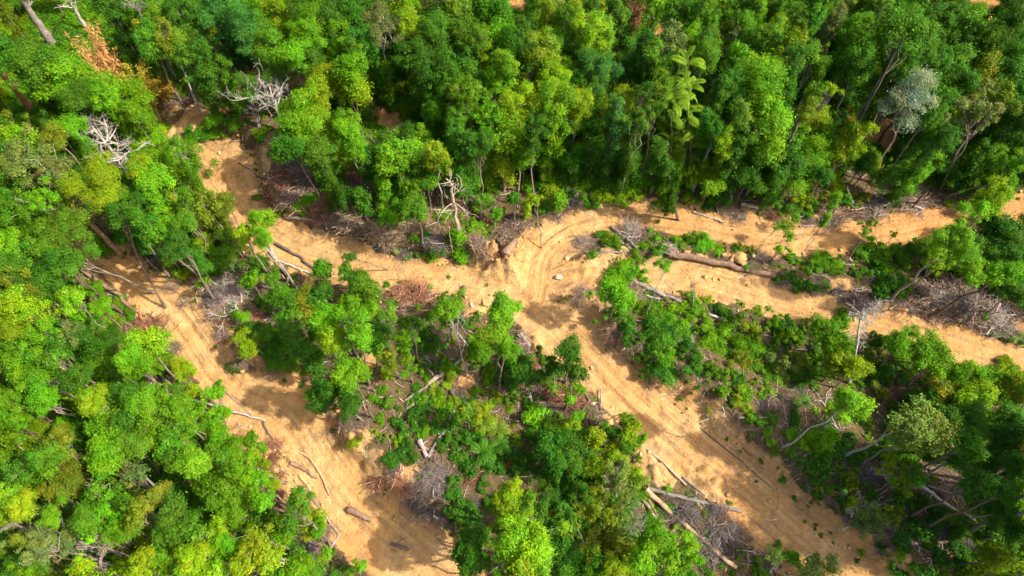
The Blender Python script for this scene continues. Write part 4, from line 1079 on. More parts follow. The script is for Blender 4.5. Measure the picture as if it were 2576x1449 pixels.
def add_log(c, pts, width, wood, label, name='log', caps=True, stubs=0, taper=0.7, knob=0.07):
    W = []
    for p in pts:
        up = p[2] if len(p) > 2 else 0.0
        x, y, z = on_ground(*cp(c, p[0], p[1]), up)
        r = width / 2 * K * depth(x, y, z) / FPX
        W.append((x, y, z + up + r * 0.75))
    P = line_points(W, 13)
    r0 = r; r1 = r * taper
    zg = sample(GH, P[:, 0], P[:, 1])
    P[:, 2] = np.maximum(P[:, 2], zg + 0.35 * r1)
    P[1:-1] += RNG.normal(size=(11, 3)) * min(r0 * 0.22, 0.011 * np.linalg.norm(P[-1] - P[0]))
    o0 = P[len(P) // 2] * np.array([1, 1, 0]); o0[2] = gz(o0[0], o0[1])
    root = empty(name, tuple(o0))
    P = P - o0
    col = np.array(WOOD[wood]) * RNG.uniform(0.88, 1.12)
    V, F, R = wood_tube(P, r0, r1, 9, knob)
    link('bark', new_mesh('bark', V, F, M_BARK, True), root, color=col)
    if caps:
        cc = np.clip(col * 1.1 + np.array([0.05, 0.03, 0.01]), 0, 0.6)
        for w in (0, 1):
            V, F = end_cap(P, R, w)
            link('cut_end', new_mesh('cut_end', V, F, M_BARK, False), root, color=cc)
    for _ in range(stubs):
        k = int(RNG.integers(2, 11))
        d = RNG.normal(size=3); d[2] = abs(d[2]) * 0.6 + 0.1; d /= np.linalg.norm(d)
        ln = RNG.uniform(0.8, 2.2)
        Q = np.array([P[k] + d * ln * q + np.array([0, 0, 0.1]) * q * q for q in np.linspace(0, 1, 5)])
        Q[1:] += RNG.normal(size=(4, 3)) * 0.08
        V, F = tubes(Q[None], np.linspace(r1 * 0.45, r1 * 0.08, 5)[None], 5)
        link('branch', new_mesh('branch', V, F, M_BARK, True), root, color=col)
    mx, my = project(*(P[len(P) // 2] + o0))
    register(root, name.replace('_', ' '), wood, mx, my, 'log' if name == 'log' else name.split('_')[-1], 'felled logs and branches', label)
    return root

LOGS = [
 ('f', [(-100, 475), (690, 640)], 58, 'br', 'longest thick weathered log lying along the top edge of the middle road', 1),
 ('f', [(80, 155), (310, 230)], 20, 'pl', 'pale short log on the dirt at the top edge of the upper road', 0),
 ('f', [(440, 98), (575, 102)], 34, 'pl', 'stubby split pale log in brush above the upper road', 0),
 ('f', [(1080, 250), (1270, 213)], 18, 'pl', 'pale slim log on the upper road below the brush piles', 0),
 ('f', [(880, 262), (985, 258)], 16, 'pl', 'short pale stick at the upper road edge between two thin saplings', 0),
 ('f', [(990, 185), (1180, 178)], 16, 'br', 'brown pole in the brush line above the upper road', 1),
 ('f', [(2070, 920), (2290, 828)], 20, 'pl', 'pale straight log propped on grey brush at right edge', 0),
 ('f', [(1790, 720), (1960, 745), (2150, 840)], 13, 'wh', 'bent white branch over grey brush at right edge', 1),
 ('f', [(2330, 810), (2440, 870), (2520, 935)], 13, 'gy', 'thin curved grey branch at the far right brush edge', 1),
 ('f', [(0, 868), (200, 930), (380, 980)], 26, 'wh', 'mottled white log among shrubs below the middle road', 0),
 ('f', [(400, 990), (600, 1062)], 20, 'gy', 'grey log among shrubs in line with the mottled white log', 0),
 ('f', [(1500, 820), (1650, 832)], 15, 'gy', 'grey pole lying by the foot of curved tree below upper road', 0),
 ('f', [(1560, 882), (1655, 828)], 12, 'pl', 'small pale stick crossing the grey pole beside the middle road', 0),
 ('f', [(1360, 1215), (1600, 1332)], 22, 'mv', 'lichen-grey log among shrubs right of the white dead tree', 0),
 ('f', [(1990, 760), (2050, 688)], 14, 'pl', 'short pale stick standing up from brush below the middle bushes', 0),
 ('e', [(2040, 265), (2120, 340), (2225, 425)], 30, 'gy', 'grey log pointing down over the brush island by the fork', 1),
 ('e', [(1850, 470), (2175, 455)], 20, 'gy', 'grey horizontal log along the bottom of the brush island', 1),
 ('e', [(2090, 368), (2180, 432)], 16, 'mv', 'short grey log under the bush on the brush island', 0),
 ('e', [(2200, 680), (2400, 770), (2570, 845)], 36, 'gy', 'dark grey log lying between shrubs right of the fork', 1),
 ('e', [(2265, 780), (2400, 812)], 24, 'wh', 'short white peeled log beside the dark grey log', 0),
 ('e', [(1238, 482), (1312, 388, 0.9)], 74, 'br', 'thick split stump block tilted at the top of the fork bank', 0),
 ('e', [(1180, 370), (1235, 465)], 26, 'dk', 'dark charred wood slab leaning beside the tilted stump block', 0),
 ('e', [(1100, 310), (1330, 280)], 18, 'gy', 'slim grey pole in brush above the fork', 0),
 ('e', [(1560, 160), (1660, 142)], 24, 'pl', 'short pale log by grey brush at the top of the fork', 0),
 ('e', [(330, 830), (450, 826)], 14, 'br', 'brown stick at the lower left of the red-brown brush heap', 0),
 ('e', [(430, 738), (630, 748)], 14, 'tn', 'tan pole along the top of the red-brown brush heap', 0),
 ('e', [(600, 800), (700, 765)], 12, 'wh', 'pale stick at the right end of the red-brown brush heap', 0),
 ('e', [(265, 790), (300, 840)], 18, 'tn', 'short tan log left of the red-brown brush heap', 0),
 ('e', [(540, 1080), (600, 1220), (760, 1352)], 16, 'gy', 'thin bent grey trunk fallen across the central shrubs', 1),
 ('e', [(600, 1270), (710, 1400)], 15, 'gy', 'slim grey fallen trunk below the bent one in the central shrubs', 0),
 ('e', [(660, 1449), (780, 1370), (912, 1268)], 36, 'pl', 'large pale peeled log in the central shrubs', 0),
 ('h', [(480, 130), (660, 12)], 24, 'gy', 'grey log lying against the large pale peeled log', 0),
 ('h', [(495, 190), (620, 95)], 20, 'mv', 'third grey log below the large pale log in central shrubs', 0),
 ('e', [(930, 1030), (1025, 1085)], 10, 'wh', 'thin white stick right of the tree with thin grey trunk', 0),
 ('e', [(880, 1065), (970, 1180)], 9, 'wh', 'thin pale leaning stick in the central shrubs', 0),
 ('e', [(1350, 1080), (1420, 1170)], 40, 'gy', 'weathered grey root slab at the edge of the diagonal road', 1),
 ('e', [(930, 720), (925, 790)], 36, 'dk', 'dark burnt stump at the lower edge of the main road', 0),
 ('h', [(60, 950), (232, 1032)], 50, 'br', 'short brown log lying alone on the lower road', 0),
 ('h', [(378, 1205), (512, 1250)], 32, 'dk', 'dark broken log stub on the lower road near the bottom edge', 1),
 ('h', [(655, 552), (760, 380), (855, 205)], 26, 'gy', 'long grey fallen trunk slanting in the central hollow', 1),
 ('h', [(590, 430), (645, 552)], 42, 'mv', 'thick grey trunk meeting the slanting trunk in a V', 1),
 ('h', [(0, 262), (160, 150), (225, 95)], 16, 'pl', 'pale pole jutting from the brush over the lower road', 0),
 ('h', [(160, 140), (230, 300)], 14, 'br', 'brown pole crossing the pale pole beside the lower road', 0),
 ('h', [(250, 105), (380, 92)], 9, 'wh', 'thin white twig right of the pale pole by lower road', 0),
 ('h', [(350, 685), (480, 825)], 13, 'tn', 'thin tan branch on the bank above the short brown log', 0),
 ('h', [(395, 655), (475, 570)], 10, 'pl', 'thin pale branch at the left of the central hollow', 0),
 ('h', [(830, 60), (910, 180)], 34, 'dk', 'dark rotten log near the top of the central hollow', 1),
 ('h', [(1830, 55), (1890, 160)], 16, 'br', 'brown stick on the red-brown brush by the diagonal road', 0),
 ('h', [(1958, 45, 0.3), (1958, 205)], 12, 'gy', 'thin upright grey pole at the left bank of the diagonal road', 0),
 ('h', [(1240, 262), (1340, 285)], 14, 'gy', 'short grey branch among the palms in the centre', 0),
 ('h', [(1760, 160), (1970, 215)], 18, 'br', 'brown pole in the brush at the left of the diagonal road', 0),
 ('h', [(1480, 140), (1680, 150)], 18, 'br', 'dark brown pole through the red-brown brush near round dark tree', 1),
 ('h', [(2270, 462), (2420, 590), (2600, 765)], 20, 'pl', 'long pale pole sliding down the left bank of diagonal road', 0),
 ('h', [(2310, 790), (2576, 858), (3016, 968)], 32, 'gy', 'long grey log pointing to the diagonal road, top of the crossed logs', 1),
 ('h', [(2300, 795), (2576, 1060), (2976, 1385)], 46, 'tn', 'long brown log running to the bottom edge, largest of the crossed logs', 0),
 ('h', [(2262, 850), (2385, 1035)], 28, 'pl', 'short pale log left of the long brown log', 0),
 ('h', [(2300, 835), (2400, 1030)], 24, 'br', 'short brown log wedged between pale and long brown logs', 0),
 ('i', [(-190, 1035), (160, 998)], 20, 'gy', 'thin grey log across the brush below the long grey log', 0),
 ('i', [(0, 705), (170, 845)], 16, 'gy', 'grey pole end in the brush beside the crossed logs', 0),
 ('i', [(420, 258), (625, 255)], 18, 'gy', 'grey straight log above the right bank of the diagonal road', 0),
 ('i', [(1800, 770, 0.8), (2000, 925, 0.5), (2170, 1010, 0.4), (2285, 1115)], 28, 'wh', 'curved white fallen trunk at lower right', 0),
 ('i', [(1850, 770, 0.5), (2125, 862)], 17, 'gy', 'straight grey branch beside the curved white trunk', 1),
 ('i', [(1870, 1212), (2000, 1180), (2150, 1148)], 24, 'br', 'brown half-hidden log below the curved white trunk', 0),
 ('i', [(1100, 675), (1350, 675), (1540, 690)], 15, 'gy', 'thin grey fallen stem leading to a yellow-green sparse sapling', 1),
 ('i', [(1460, 1280), (1530, 1240), (1640, 1250)], 14, 'gy', 'bent grey branch on the right slope near the bottom', 1),
 ('i', [(1320, 780), (1340, 900)], 12, 'gy', 'short thin grey stick on the right slope', 0),
 ('i', [(130, 330), (400, 550), (665, 780)], 10, 'dk', 'long dark root lying along the diagonal road rut', 0),
 ('d', [(630, 590), (740, 680), (890, 770), (960, 850), (1045, 905)], 40, 'br', 'long bent brown log on the left edge of the left road', 1),
 ('d', [(1040, 890), (1090, 980), (1130, 1105)], 30, 'rd', 'red-brown torn root limb below the long bent log', 0),
 ('d', [(1030, 985), (1080, 1060), (1135, 1110)], 22, 'rd', 'shorter red-brown root limb beside the torn one', 0),
 ('d', [(800, 890), (910, 965), (1030, 1032)], 22, 'br', 'brown branch log in the foliage left of the left road', 0),
 ('d', [(1110, 920), (1200, 985), (1265, 1055)], 16, 'dk', 'dark pole at the left road edge beyond the torn roots', 0),
 ('d', [(690, 720), (770, 785)], 14, 'gy', 'short grey stick left of the long bent brown log', 0),
 ('d', [(790, 610), (870, 670)], 22, 'tn', 'tan log end at the left road edge above bent brown log', 0),
 ('d', [(350, 1275, 5.0), (440, 1320, 5.0), (580, 1382, 4.0)], 26, 'tn', 'tan bare branch poking from the left forest canopy', 0),
 ('d', [(2080, 390), (2270, 500), (2440, 650)], 26, 'dk', 'dark brown log along the lower edge of the main road bend', 0),
 ('d', [(2050, 440, 0.6), (2130, 580, 0.4), (2225, 722)], 18, 'pl', 'pale thin log crossing down below the main road bend', 0),
 ('d', [(2100, 520), (2270, 590), (2430, 655)], 18, 'wh', 'white log under the dark brown log at the main road bend', 0),
 ('d', [(2160, 200), (2300, 225), (2442, 240)], 32, 'gy', 'grey log lying flat at the top edge of the main road', 0),
 ('d', [(2350, 40), (2450, 110), (2576, 190)], 26, 'br', 'brown log slanting through the brush above the main road', 1),
 ('b', [(0, 1330), (60, 1390), (150, 1449)], 26, 'gy', 'weathered grey log slanting behind the brown one above main road', 1),
 ('a', [(2000, 1340), (2100, 1360), (2280, 1449)], 18, 'br', 'brown pole in the roadside brush at the upper bend', 1),
 ('a', [(1800, 1230), (1950, 1330), (2080, 1430)], 13, 'dk', 'thin dark pole on the dirt at the upper bend', 0),
 ('d', [(1990, 970), (2120, 965), (2240, 978)], 17, 'gy', 'grey branch lying level in the middle slope brush', 1),
 ('d', [(1900, 770), (2010, 835), (2110, 892)], 26, 'mv', 'mauve-grey log in the brush below the pale crossing logs', 1),
 ('d', [(1610, 370), (1690, 450), (1765, 525)], 17, 'gy', 'grey slim log slanting down the strip between two left roads', 0),
 ('d', [(1200, 1370), (1285, 1449)], 20, 'wh', 'white log stub left of the lower road', 0),
 ('d', [(1880, 1020), (1955, 1105)], 18, 'pl', 'pale short log on the slope right of the left road', 0),
 ('d', [(1920, 1160), (2015, 1250)], 11, 'wh', 'thin pale stick on the slope right of the left road', 0),
 ('d', [(1200, 455), (1275, 530)], 12, 'pl', 'thin pale stick in the shade above the left road', 0),
 ('g', [(1400, 110, 0.6), (1700, 192, 0.4), (2005, 278)], 22, 'wh', 'long white log with bare branches left of the lower road', 4),
 ('g', [(1690, 40), (1780, 130), (1890, 232)], 10, 'gy', 'thin grey stick crossing above the long white log', 0),
 ('g', [(2040, 440), (2155, 552)], 17, 'br', 'brown short log on the left bank of the lower road', 0),
 ('g', [(2270, 520), (2350, 570), (2430, 700), (2485, 825)], 18, 'tn', 'curved tan branch lying on the lower road', 0),
 ('g', [(2200, 600), (2290, 640), (2400, 715)], 34, 'br', 'gnarled brown root lying on the lower road', 1),
 ('g', [(2120, 640), (2200, 690), (2255, 775)], 18, 'tn', 'forked tan root left of the gnarled brown root', 1),
 ('g', [(2260, 690), (2330, 780), (2360, 860)], 18, 'tn', 'bent tan root below the gnarled brown root', 0),
 ('g', [(2350, 850), (2440, 980), (2565, 1145)], 17, 'gy', 'thin grey log along the left edge of the lower road bottom', 0),
 ('g', [(1985, 285), (2000, 330), (2060, 420)], 14, 'dk', 'dark root at the end of the long white log', 0),
 ('g', [(0, 360, 1.5), (110, 405, 1.0), (215, 445)], 26, 'gy', 'grey trunk lying in the left forest gap', 0),
 ('g', [(350, 195, 5.5), (430, 182, 5.5), (505, 188, 5.0)], 16, 'pl', 'pale bare limb sticking from the left forest canopy', 0),
 ('g', [(2500, 1240), (2565, 1130)], 16, 'mv', 'grey stub in brush at the lower road edge near the bottom', 0),
 ('a', [(620, 730, 2.0), (690, 800, 1.0), (752, 890)], 20, 'gy', 'grey trunk half buried in the canopy at upper left', 0),
 ('a', [(1100, 1090, 4.5), (1180, 1220, 3.0), (1350, 1370, 1.0)], 28, 'br', 'brown leaning trunk sunk in foliage left of the main road', 1),
 ('a', [(1360, 290, 9.0), (1480, 345, 7.0), (1600, 435, 4.0)], 24, 'br', 'curved brown trunk leaning over the dark forest gap', 0),
]
for L in LOGS:
    add_log(L[0], L[1], L[2], L[3], L[4], stubs=L[5])

# ------------------------------------------------------------------ bare standing trunks
def stand(c, foot, top, width, wood, label, name='bare_trunk', limbs=3, vine=None):
    bx, by, bz = on_ground(*cp(c, *foot))
    tp = cp(c, *top)
    best = None
    for h in np.arange(1.5, 26, 0.25):
        x, y = at_plane(*tp, bz + h)
        d = math.hypot(x - bx, y - by)
        if best is None or d < best[0]: best = (d, h, x, y)
    _, h, x, y = best
    r = width / 2 * K * depth(bx, by, bz) / FPX
    root = empty(name, (bx, by, bz))
    T = np.array([x - bx, y - by, h])
    P = np.array([T * q for q in np.linspace(0, 1, 11)]); P[0, 2] = -0.3
    P[1:-1] += RNG.normal(size=(9, 3)) * np.array([1, 1, 0.1]) * min(r * 0.45, 0.009 * h)
    V, F, R = wood_tube(P, r * 1.15, r * 0.5, 8)
    col = np.array(WOOD[wood]) * RNG.uniform(0.9, 1.1)
    link('trunk', new_mesh('trunk', V, F, M_BARK, True), root, color=col)
    for _ in range(limbs):
        k = int(RNG.integers(6, 11))
        add_limb(root, P[k], None, min(RNG.uniform(0.14, 0.26) * h, 2.0), r * 0.42, col, 2)
    if vine:
        n = int(260 * h * 0.35)
        k = RNG.uniform(vine[0], vine[1], n) * 10
        i = np.clip(k.astype(int), 0, 9)
        C = P[i] * (1 - (k - i))[:, None] + P[i + 1] * (k - i)[:, None]
        d = sphere_dirs(n)
        C = C + d * (r + np.abs(RNG.normal(size=n)) * vine[2])[:, None]
        nr = d + np.array([0, 0, 0.5]) + RNG.normal(size=(n, 3)) * 0.3
        nr /= np.linalg.norm(nr, axis=1, keepdims=True)
        V, F = leaf_quads(C, nr, RNG.uniform(0.18, 0.36, n))
        tint = np.repeat(RNG.uniform(0.7, 1.3, (n, 1)) * np.array([[1, 1, 1]]), 4, 0)
        link('vine', new_mesh('vine', V, [F], M_LEAF, False, tint=tint), root, color=COLORS[vine[3]])
    register(root, name.replace('_', ' '), wood, *tp, 'dead tree', 'dead standing trunks', label)
    return root

def grow(A, d, ln, r, level, out):
    """recursive bare limb: appends (points(5,3), radii(5))"""
    n = 5
    P = np.zeros((n, 3)); P[0] = A
    dd = d / np.linalg.norm(d)
    for k in range(1, n):
        dd = dd + RNG.normal(size=3) * 0.20 + np.array([0, 0, 0.05]); dd /= np.linalg.norm(dd)
        P[k] = P[k - 1] + dd * ln / (n - 1)
    out.append((P, np.linspace(r, max(r * 0.4, 0.012), n)))
    if level > 0:
        for _ in range(int(RNG.integers(3, 5))):
            k = int(RNG.integers(1, n))
            d2 = dd * 0.8 + RNG.normal(size=3) * 0.65 + np.array([0, 0, 0.1])
            grow(P[k], d2, ln * RNG.uniform(0.45, 0.75), max(r * RNG.uniform(0.4, 0.6), 0.014), level - 1, out)

def add_limb(root, A, d, ln, r, col, level):
    if d is None:
        d = RNG.normal(size=3); d[2] = abs(d[2]) * 0.7 + 0.25
    out = []
    grow(np.asarray(A, float), np.asarray(d, float), ln, r, level, out)
    V, F = tubes(np.array([o[0] for o in out]), np.array([o[1] for o in out]), 4)
    return link('limb', new_mesh('limb', V, F, M_BARK, True), root, color=col)

STAND = [
 ('a', (420, 360), (150, -20), 62, 'gy', 'tall thick bare trunk at the top left corner', 'bare_trunk', 2, None),
 ('a', (660, 235), (510, -20), 26, 'wh', 'thin white dead trunk right of the thick trunk at top left', 'bare_trunk', 3, None),
 ('a', (250, 845), (-20, 520), 46, 'rd', 'thick reddish leaning trunk at the left edge', 'bare_trunk', 1, None),
 ('a', (1765, 515), (1670, 245), 34, 'gy', 'grey dead trunk with stub roots in the dark gap at upper left', 'bare_trunk', 5, None),
 ('a', (1650, 592), (1622, 440), 15, 'pl', 'slim pale stick trunk above the upper left bend', 'bare_trunk', 1, None),
 ('a', (1300, 560), (1270, 390), 14, 'pl', 'thin pale trunk in the upper left forest near the bamboo', 'bare_trunk', 1, None),
 ('a', (1420, 610), (1330, 400), 10, 'gy', 'thinnest grey pole trunk beside the bamboo at upper left', 'bare_trunk', 0, None),
 ('b', (715, 620), (715, 400), 22, 'dk', 'dark straight trunk in the shaded gap of the far forest', 'bare_trunk', 1, None),
 ('b', (1075, 595), (1040, 430), 24, 'pl', 'pale forked trunk in the middle of the far forest', 'bare_trunk', 4, None),
 ('b', (155, 1400), (235, 1080), 28, 'gy', 'grey crooked dead tree above the main road', 'dead_tree', 4, None),
 ('c', (970, 1035), (1130, 700), 24, 'gy', 'bare grey pole trunk in the upper right forest', 'bare_trunk', 0, None),
 ('c', (1090, 1425), (1165, 1170), 13, 'gy', 'thin grey bare tree above the upper road', 'bare_trunk', 3, None),
 ('c', (1745, 625), (1890, 320), 22, 'dk', 'dark leaning trunk in the shade below the umbrella tree', 'bare_trunk', 1, None),
 ('c', (60, 245), (100, 60), 16, 'dk', 'dark thin trunk at the top of the far forest', 'bare_trunk', 1, None),
 ('c', (1180, 240), (1300, 10), 16, 'gy', 'slanting thin trunk at the top edge of the forest', 'bare_trunk', 1, None),
 ('c', (720, 150), (760, 30), 12, 'br', 'thin brown trunk at the top edge left of slanting trunk', 'bare_trunk', 0, None),
 ('c', (880, 705), (985, 375), 16, 'br', 'brown leaning pole over the orange soil in upper right forest', 'bare_trunk', 0, None),
 ('c', (170, 700), (185, 540), 14, 'gy', 'short grey trunk over orange soil right of the climbing palms', 'bare_trunk', 1, None),
 ('d', (900, 455), (450, -10), 40, 'tn', 'tall leaning trunk wrapped in yellow vines at left', 'bare_trunk', 1, (0.55, 1.0, 0.45, 'o')),
 ('d', (1440, 260), (1260, 20), 18, 'gy', 'grey dead trunk in the strip between the two left roads', 'bare_trunk', 2, None),
 ('d', (1760, 240), (1620, 50), 28, 'br', 'brown trunk behind olive foliage at the main road edge', 'bare_trunk', 1, None),
 ('e', (880, 390), (835, -60), 34, 'pl', 'pale broken dead tree with vines beside the main road', 'dead_tree', 6, (0.0, 0.28, 0.5, 'b')),
 ('e', (950, 140), (938, 0), 18, 'pl', 'small pale trunk right behind the broken dead tree', 'bare_trunk', 3, None),
 ('e', (1055, 215), (1050, 60), 12, 'gy', 'thin grey trunk between broken dead tree and tall lime tree', 'bare_trunk', 1, None),
 ('e', (835, 410), (805, 250), 12, 'pl', 'thin pale pole left of the broken dead tree foot', 'bare_trunk', 0, None),
 ('f', (1720, 125), (1850, -10), 28, 'br', 'brown trunk leaning from the brush above the upper road', 'bare_trunk', 0, None),
 ('f', (1290, 100), (1240, -30), 24, 'pl', 'pale stump trunk in brush above the upper road', 'bare_trunk', 1, None),
 ('f', (2280, 235), (2420, 45), 13, 'br', 'thin leaning stem at the upper road right end', 'bare_trunk', 0, (0.5, 1.0, 0.5, 'b')),
 ('f', (2330, 530), (2455, 405), 20, 'br', 'brown snapped trunk in dark bushes at right edge', 'bare_trunk', 0, None),
 ('f', (75, 885), (80, 735), 14, 'gy', 'little grey bare sapling on the middle road edge', 'dead_tree', 3, None),
 ('h', (1440, 150), (1425, 60), 12, 'wh', 'short white bare sapling near the round dark tree', 'bare_trunk', 1, None),
 ('d', (1230, 640), (1100, 500), 8, 'gy', 'very thin grey stem over the shaded bank of left road', 'bare_trunk', 0, None),
]
for a in STAND: stand(*a)

# many-branched dead trees: crop, foot, fork point, reach px, wood
def dead_tree(c, foot, fork, reach, wood, label, n=7, width=22, level=3, aim=(0, 0, 0.5), flat=1.0, lift=None):
    bx, by, bz = on_ground(*cp(c, *foot)) if lift is None else on_ground(*cp(c, *fork), lift)
    best = None
    for h in np.arange(0.4, 22, 0.2):
        x, y = at_plane(*cp(c, *fork), bz + h)
        d = math.hypot(x - bx, y - by)
        if best is None or d < best[0]: best = (d, h, x, y)
    _, h, x, y = best
    T = np.array([x - bx, y - by, h])
    s = K * depth(bx, by, bz + h) / FPX
    r = width / 2 * s
    root = empty('dead_tree', (bx, by, bz))
    P = np.array([T * q for q in np.linspace(0, 1, 7)]); P[0, 2] = -0.3
    P[1:-1] += RNG.normal(size=(5, 3)) * r * 0.4
    col = np.array(WOOD[wood])
    V, F, R = wood_tube(P, r * 1.2, r * 0.7, 8)
    link('trunk', new_mesh('trunk', V, F, M_BARK, True), root, color=col)
    for k in range(n):
        a = k * 2.4 + RNG.uniform(0, 1)
        d = np.array([math.cos(a), math.sin(a), RNG.uniform(0.1, 0.9) * flat]) + np.array(aim)
        add_limb(root, P[-1] if k < n - 2 else P[4], d, reach * s * RNG.uniform(0.55, 1.0), r * 0.42, col * RNG.uniform(0.85, 1.15), level)
    register(root, 'dead tree', wood, *cp(c, *fork), 'dead tree', 'bleached dead trees', label)

dead_tree('a', (860, 1190), (800, 1080), 200, 'wh', 'white twisted dead tree lying open in the left forest', 9, 34, 3, (-0.3, 0.4, 0.2), 1.0, 8.0)
dead_tree('a', (1010, 1250), (930, 1180), 130, 'wh', 'fallen white crown of dead branches below the twisted dead tree', 7, 40, 3, (0.2, -0.5, 0.0), 0.4, 6.5)
dead_tree('a', (2125, 890), (2050, 730), 190, 'wh', 'bleached dead tree standing at the upper left bend', 9, 34, 3, lift=7.0)
dead_tree('a', (1960, 960), (1930, 830), 130, 'gy', 'grey twiggy dead tree left of the bleached one at the bend', 6, 18, 3)
dead_tree('f', (1260, 1449), (1340, 960), 130, 'wh', 'slender white dead tree with twiggy top beside the middle road', 9, 22, 3)
dead_tree('f', (1290, 1180), (1250, 1110), 70, 'wh', 'white crooked dead branch left of the slender white dead tree', 4, 14, 2)
dead_tree('g', (800, 1330), (790, 1230), 150, 'mv', 'grey leafless fine-twigged tree at the bottom left', 10, 18, 3, (0, 0.3, 0.3), 1.0, 10.0)
dead_tree('g', (470, 1390), (470, 1310), 120, 'tn', 'tan leafless branching tree left of the grey leafless one', 5, 20, 2, lift=9.0)
dead_tree('g', (110, 1130), (100, 1060), 100, 'mv', 'small mauve leafless tree at the left edge near bottom', 7, 14, 3, lift=9.0)
dead_tree('h', (2180, 1130), (2190, 1060), 110, 'mv', 'grey leafless bush tree near the crossed logs', 9, 14, 3, lift=5.0)
dead_tree('h', (2060, 820), (2080, 760), 100, 'mv', 'grey twiggy dead bush above the grey leafless bush tree', 8, 10, 3, lift=5.0)
dead_tree('i', (1260, 1010), (1300, 950), 130, 'wh', 'white-branched half-dead shrub on the lower right slope', 7, 14, 3)
dead_tree('i', (1560, 740), (1520, 690), 110, 'wh', 'pale-branched sparse shrub above the white-branched one', 6, 14, 2)
dead_tree('e', (20, 1080), (20, 1010), 90, 'wh', 'white curled dead branches in the central bright tree', 6, 14, 2, lift=8.0)
dead_tree('d', (1690, 960), (1700, 940), 110, 'wh', 'white forked dead branch on the slope right of left road', 4, 16, 2, (0, 0, 0), 0.3)
dead_tree('d', (1800, 910), (1770, 850), 70, 'wh', 'small white forked snag above the white forked branch', 3, 16, 1)
dead_tree('a', (1080, 230), (1050, 90), 110, 'gy', 'grey bare-topped tree in the upper left forest', 6, 22, 3, lift=12.0)
dead_tree('c', (1590, 560), (1550, 420), 130, 'wh', 'white limbs under the umbrella-crowned tree', 5, 12, 2)
dead_tree('i', (660, 1420), (690, 1370), 60, 'wh', 'white dead stub among pale bushes at the bottom', 3, 18, 1)
dead_tree('c', (2430, 1280), (2460, 1150), 90, 'gy', 'grey leafless small tree at the right edge above the road', 5, 12, 3)

# ------------------------------------------------------------------ brush piles
def stick_set(n, R, H, seed, lmin=0.7, lmax=3.0, rmin=0.010, rmax=0.035, seg=4, align=0.0, soft=False):
    g = np.random.default_rng(seed)
    a = g.uniform(0, 6.283, n); rr = R * np.minimum(0.62 * np.abs(g.normal(size=n)), 1.25) if soft else R * np.sqrt(g.random(n))
    top = H * np.clip(1 - (rr / R) ** 2, 0.08, 1)
    C = np.stack([rr * np.cos(a), rr * np.sin(a), g.random(n) * top + 0.03], 1)
    th = g.uniform(0, 6.283, n) * (1 - align) + align * g.normal(size=n) * 0.4
    d = np.stack([np.cos(th), np.sin(th), g.normal(size=n) * 0.22], 1)
    ln = g.uniform(lmin, lmax, n) * g.random(n) ** 0.4
    u = np.linspace(-0.5, 0.5, seg)
    P = C[:, None] + d[:, None] * (ln[:, None] * u[None])[..., None]
    bend = g.normal(size=(n, 3)) * np.array([1, 1, 0.4]) * (ln * 0.22)[:, None]
    P = P + bend[:, None] * (0.25 - u[None] ** 2)[..., None] * 2 + g.normal(size=P.shape) * 0.05
    P[..., 2] = np.maximum(P[..., 2], 0.02)
    r = g.uniform(rmin, rmax, n)
    Rr = r[:, None] * np.linspace(1.2, 0.5, seg)[None]
    V, F = tubes(P, Rr, 3)
    tint = np.repeat(g.uniform(0.3, 1.55, (n, 1)) * (1 + g.normal(size=(n, 3)) * 0.07), seg * 3, 0)
    return V, F, tint

def make_stick_mat():
    m, nt, p = mat_new('dead_twigs')
    oi = node(nt, 'ShaderNodeObjectInfo')
    at = node(nt, 'ShaderNodeAttribute', attribute_name='tint')
    nt.links.new(mix(nt, 1.0, oi.outputs['Color'], at.outputs['Color'], 'MULTIPLY'), p.inputs['Base Color'])
    p.inputs['Roughness'].default_value = 0.85
    p.inputs['Specular IOR Level'].default_value = 0.15
    return m
M_STICK = make_stick_mat()
PILES = []
for k in range(6):
    V, F, tint = stick_set(340, 1.9, 0.6, 300 + k, 0.8, 3.6, 0.010, 0.034, 6, align=[0, 0.0, 0.5, 0, 0.75, 0.3][k], soft=True)
    V2, F2, t2 = stick_set(14, 1.5, 0.7, 400 + k, 1.6, 4.2, 0.035, 0.085, 6, soft=True)
    V, F = join([(V, F), (V2, F2)]); tint = np.concatenate([tint, t2])
    PILES.append(new_mesh('twigs', V, F, M_STICK, False, tint=tint))

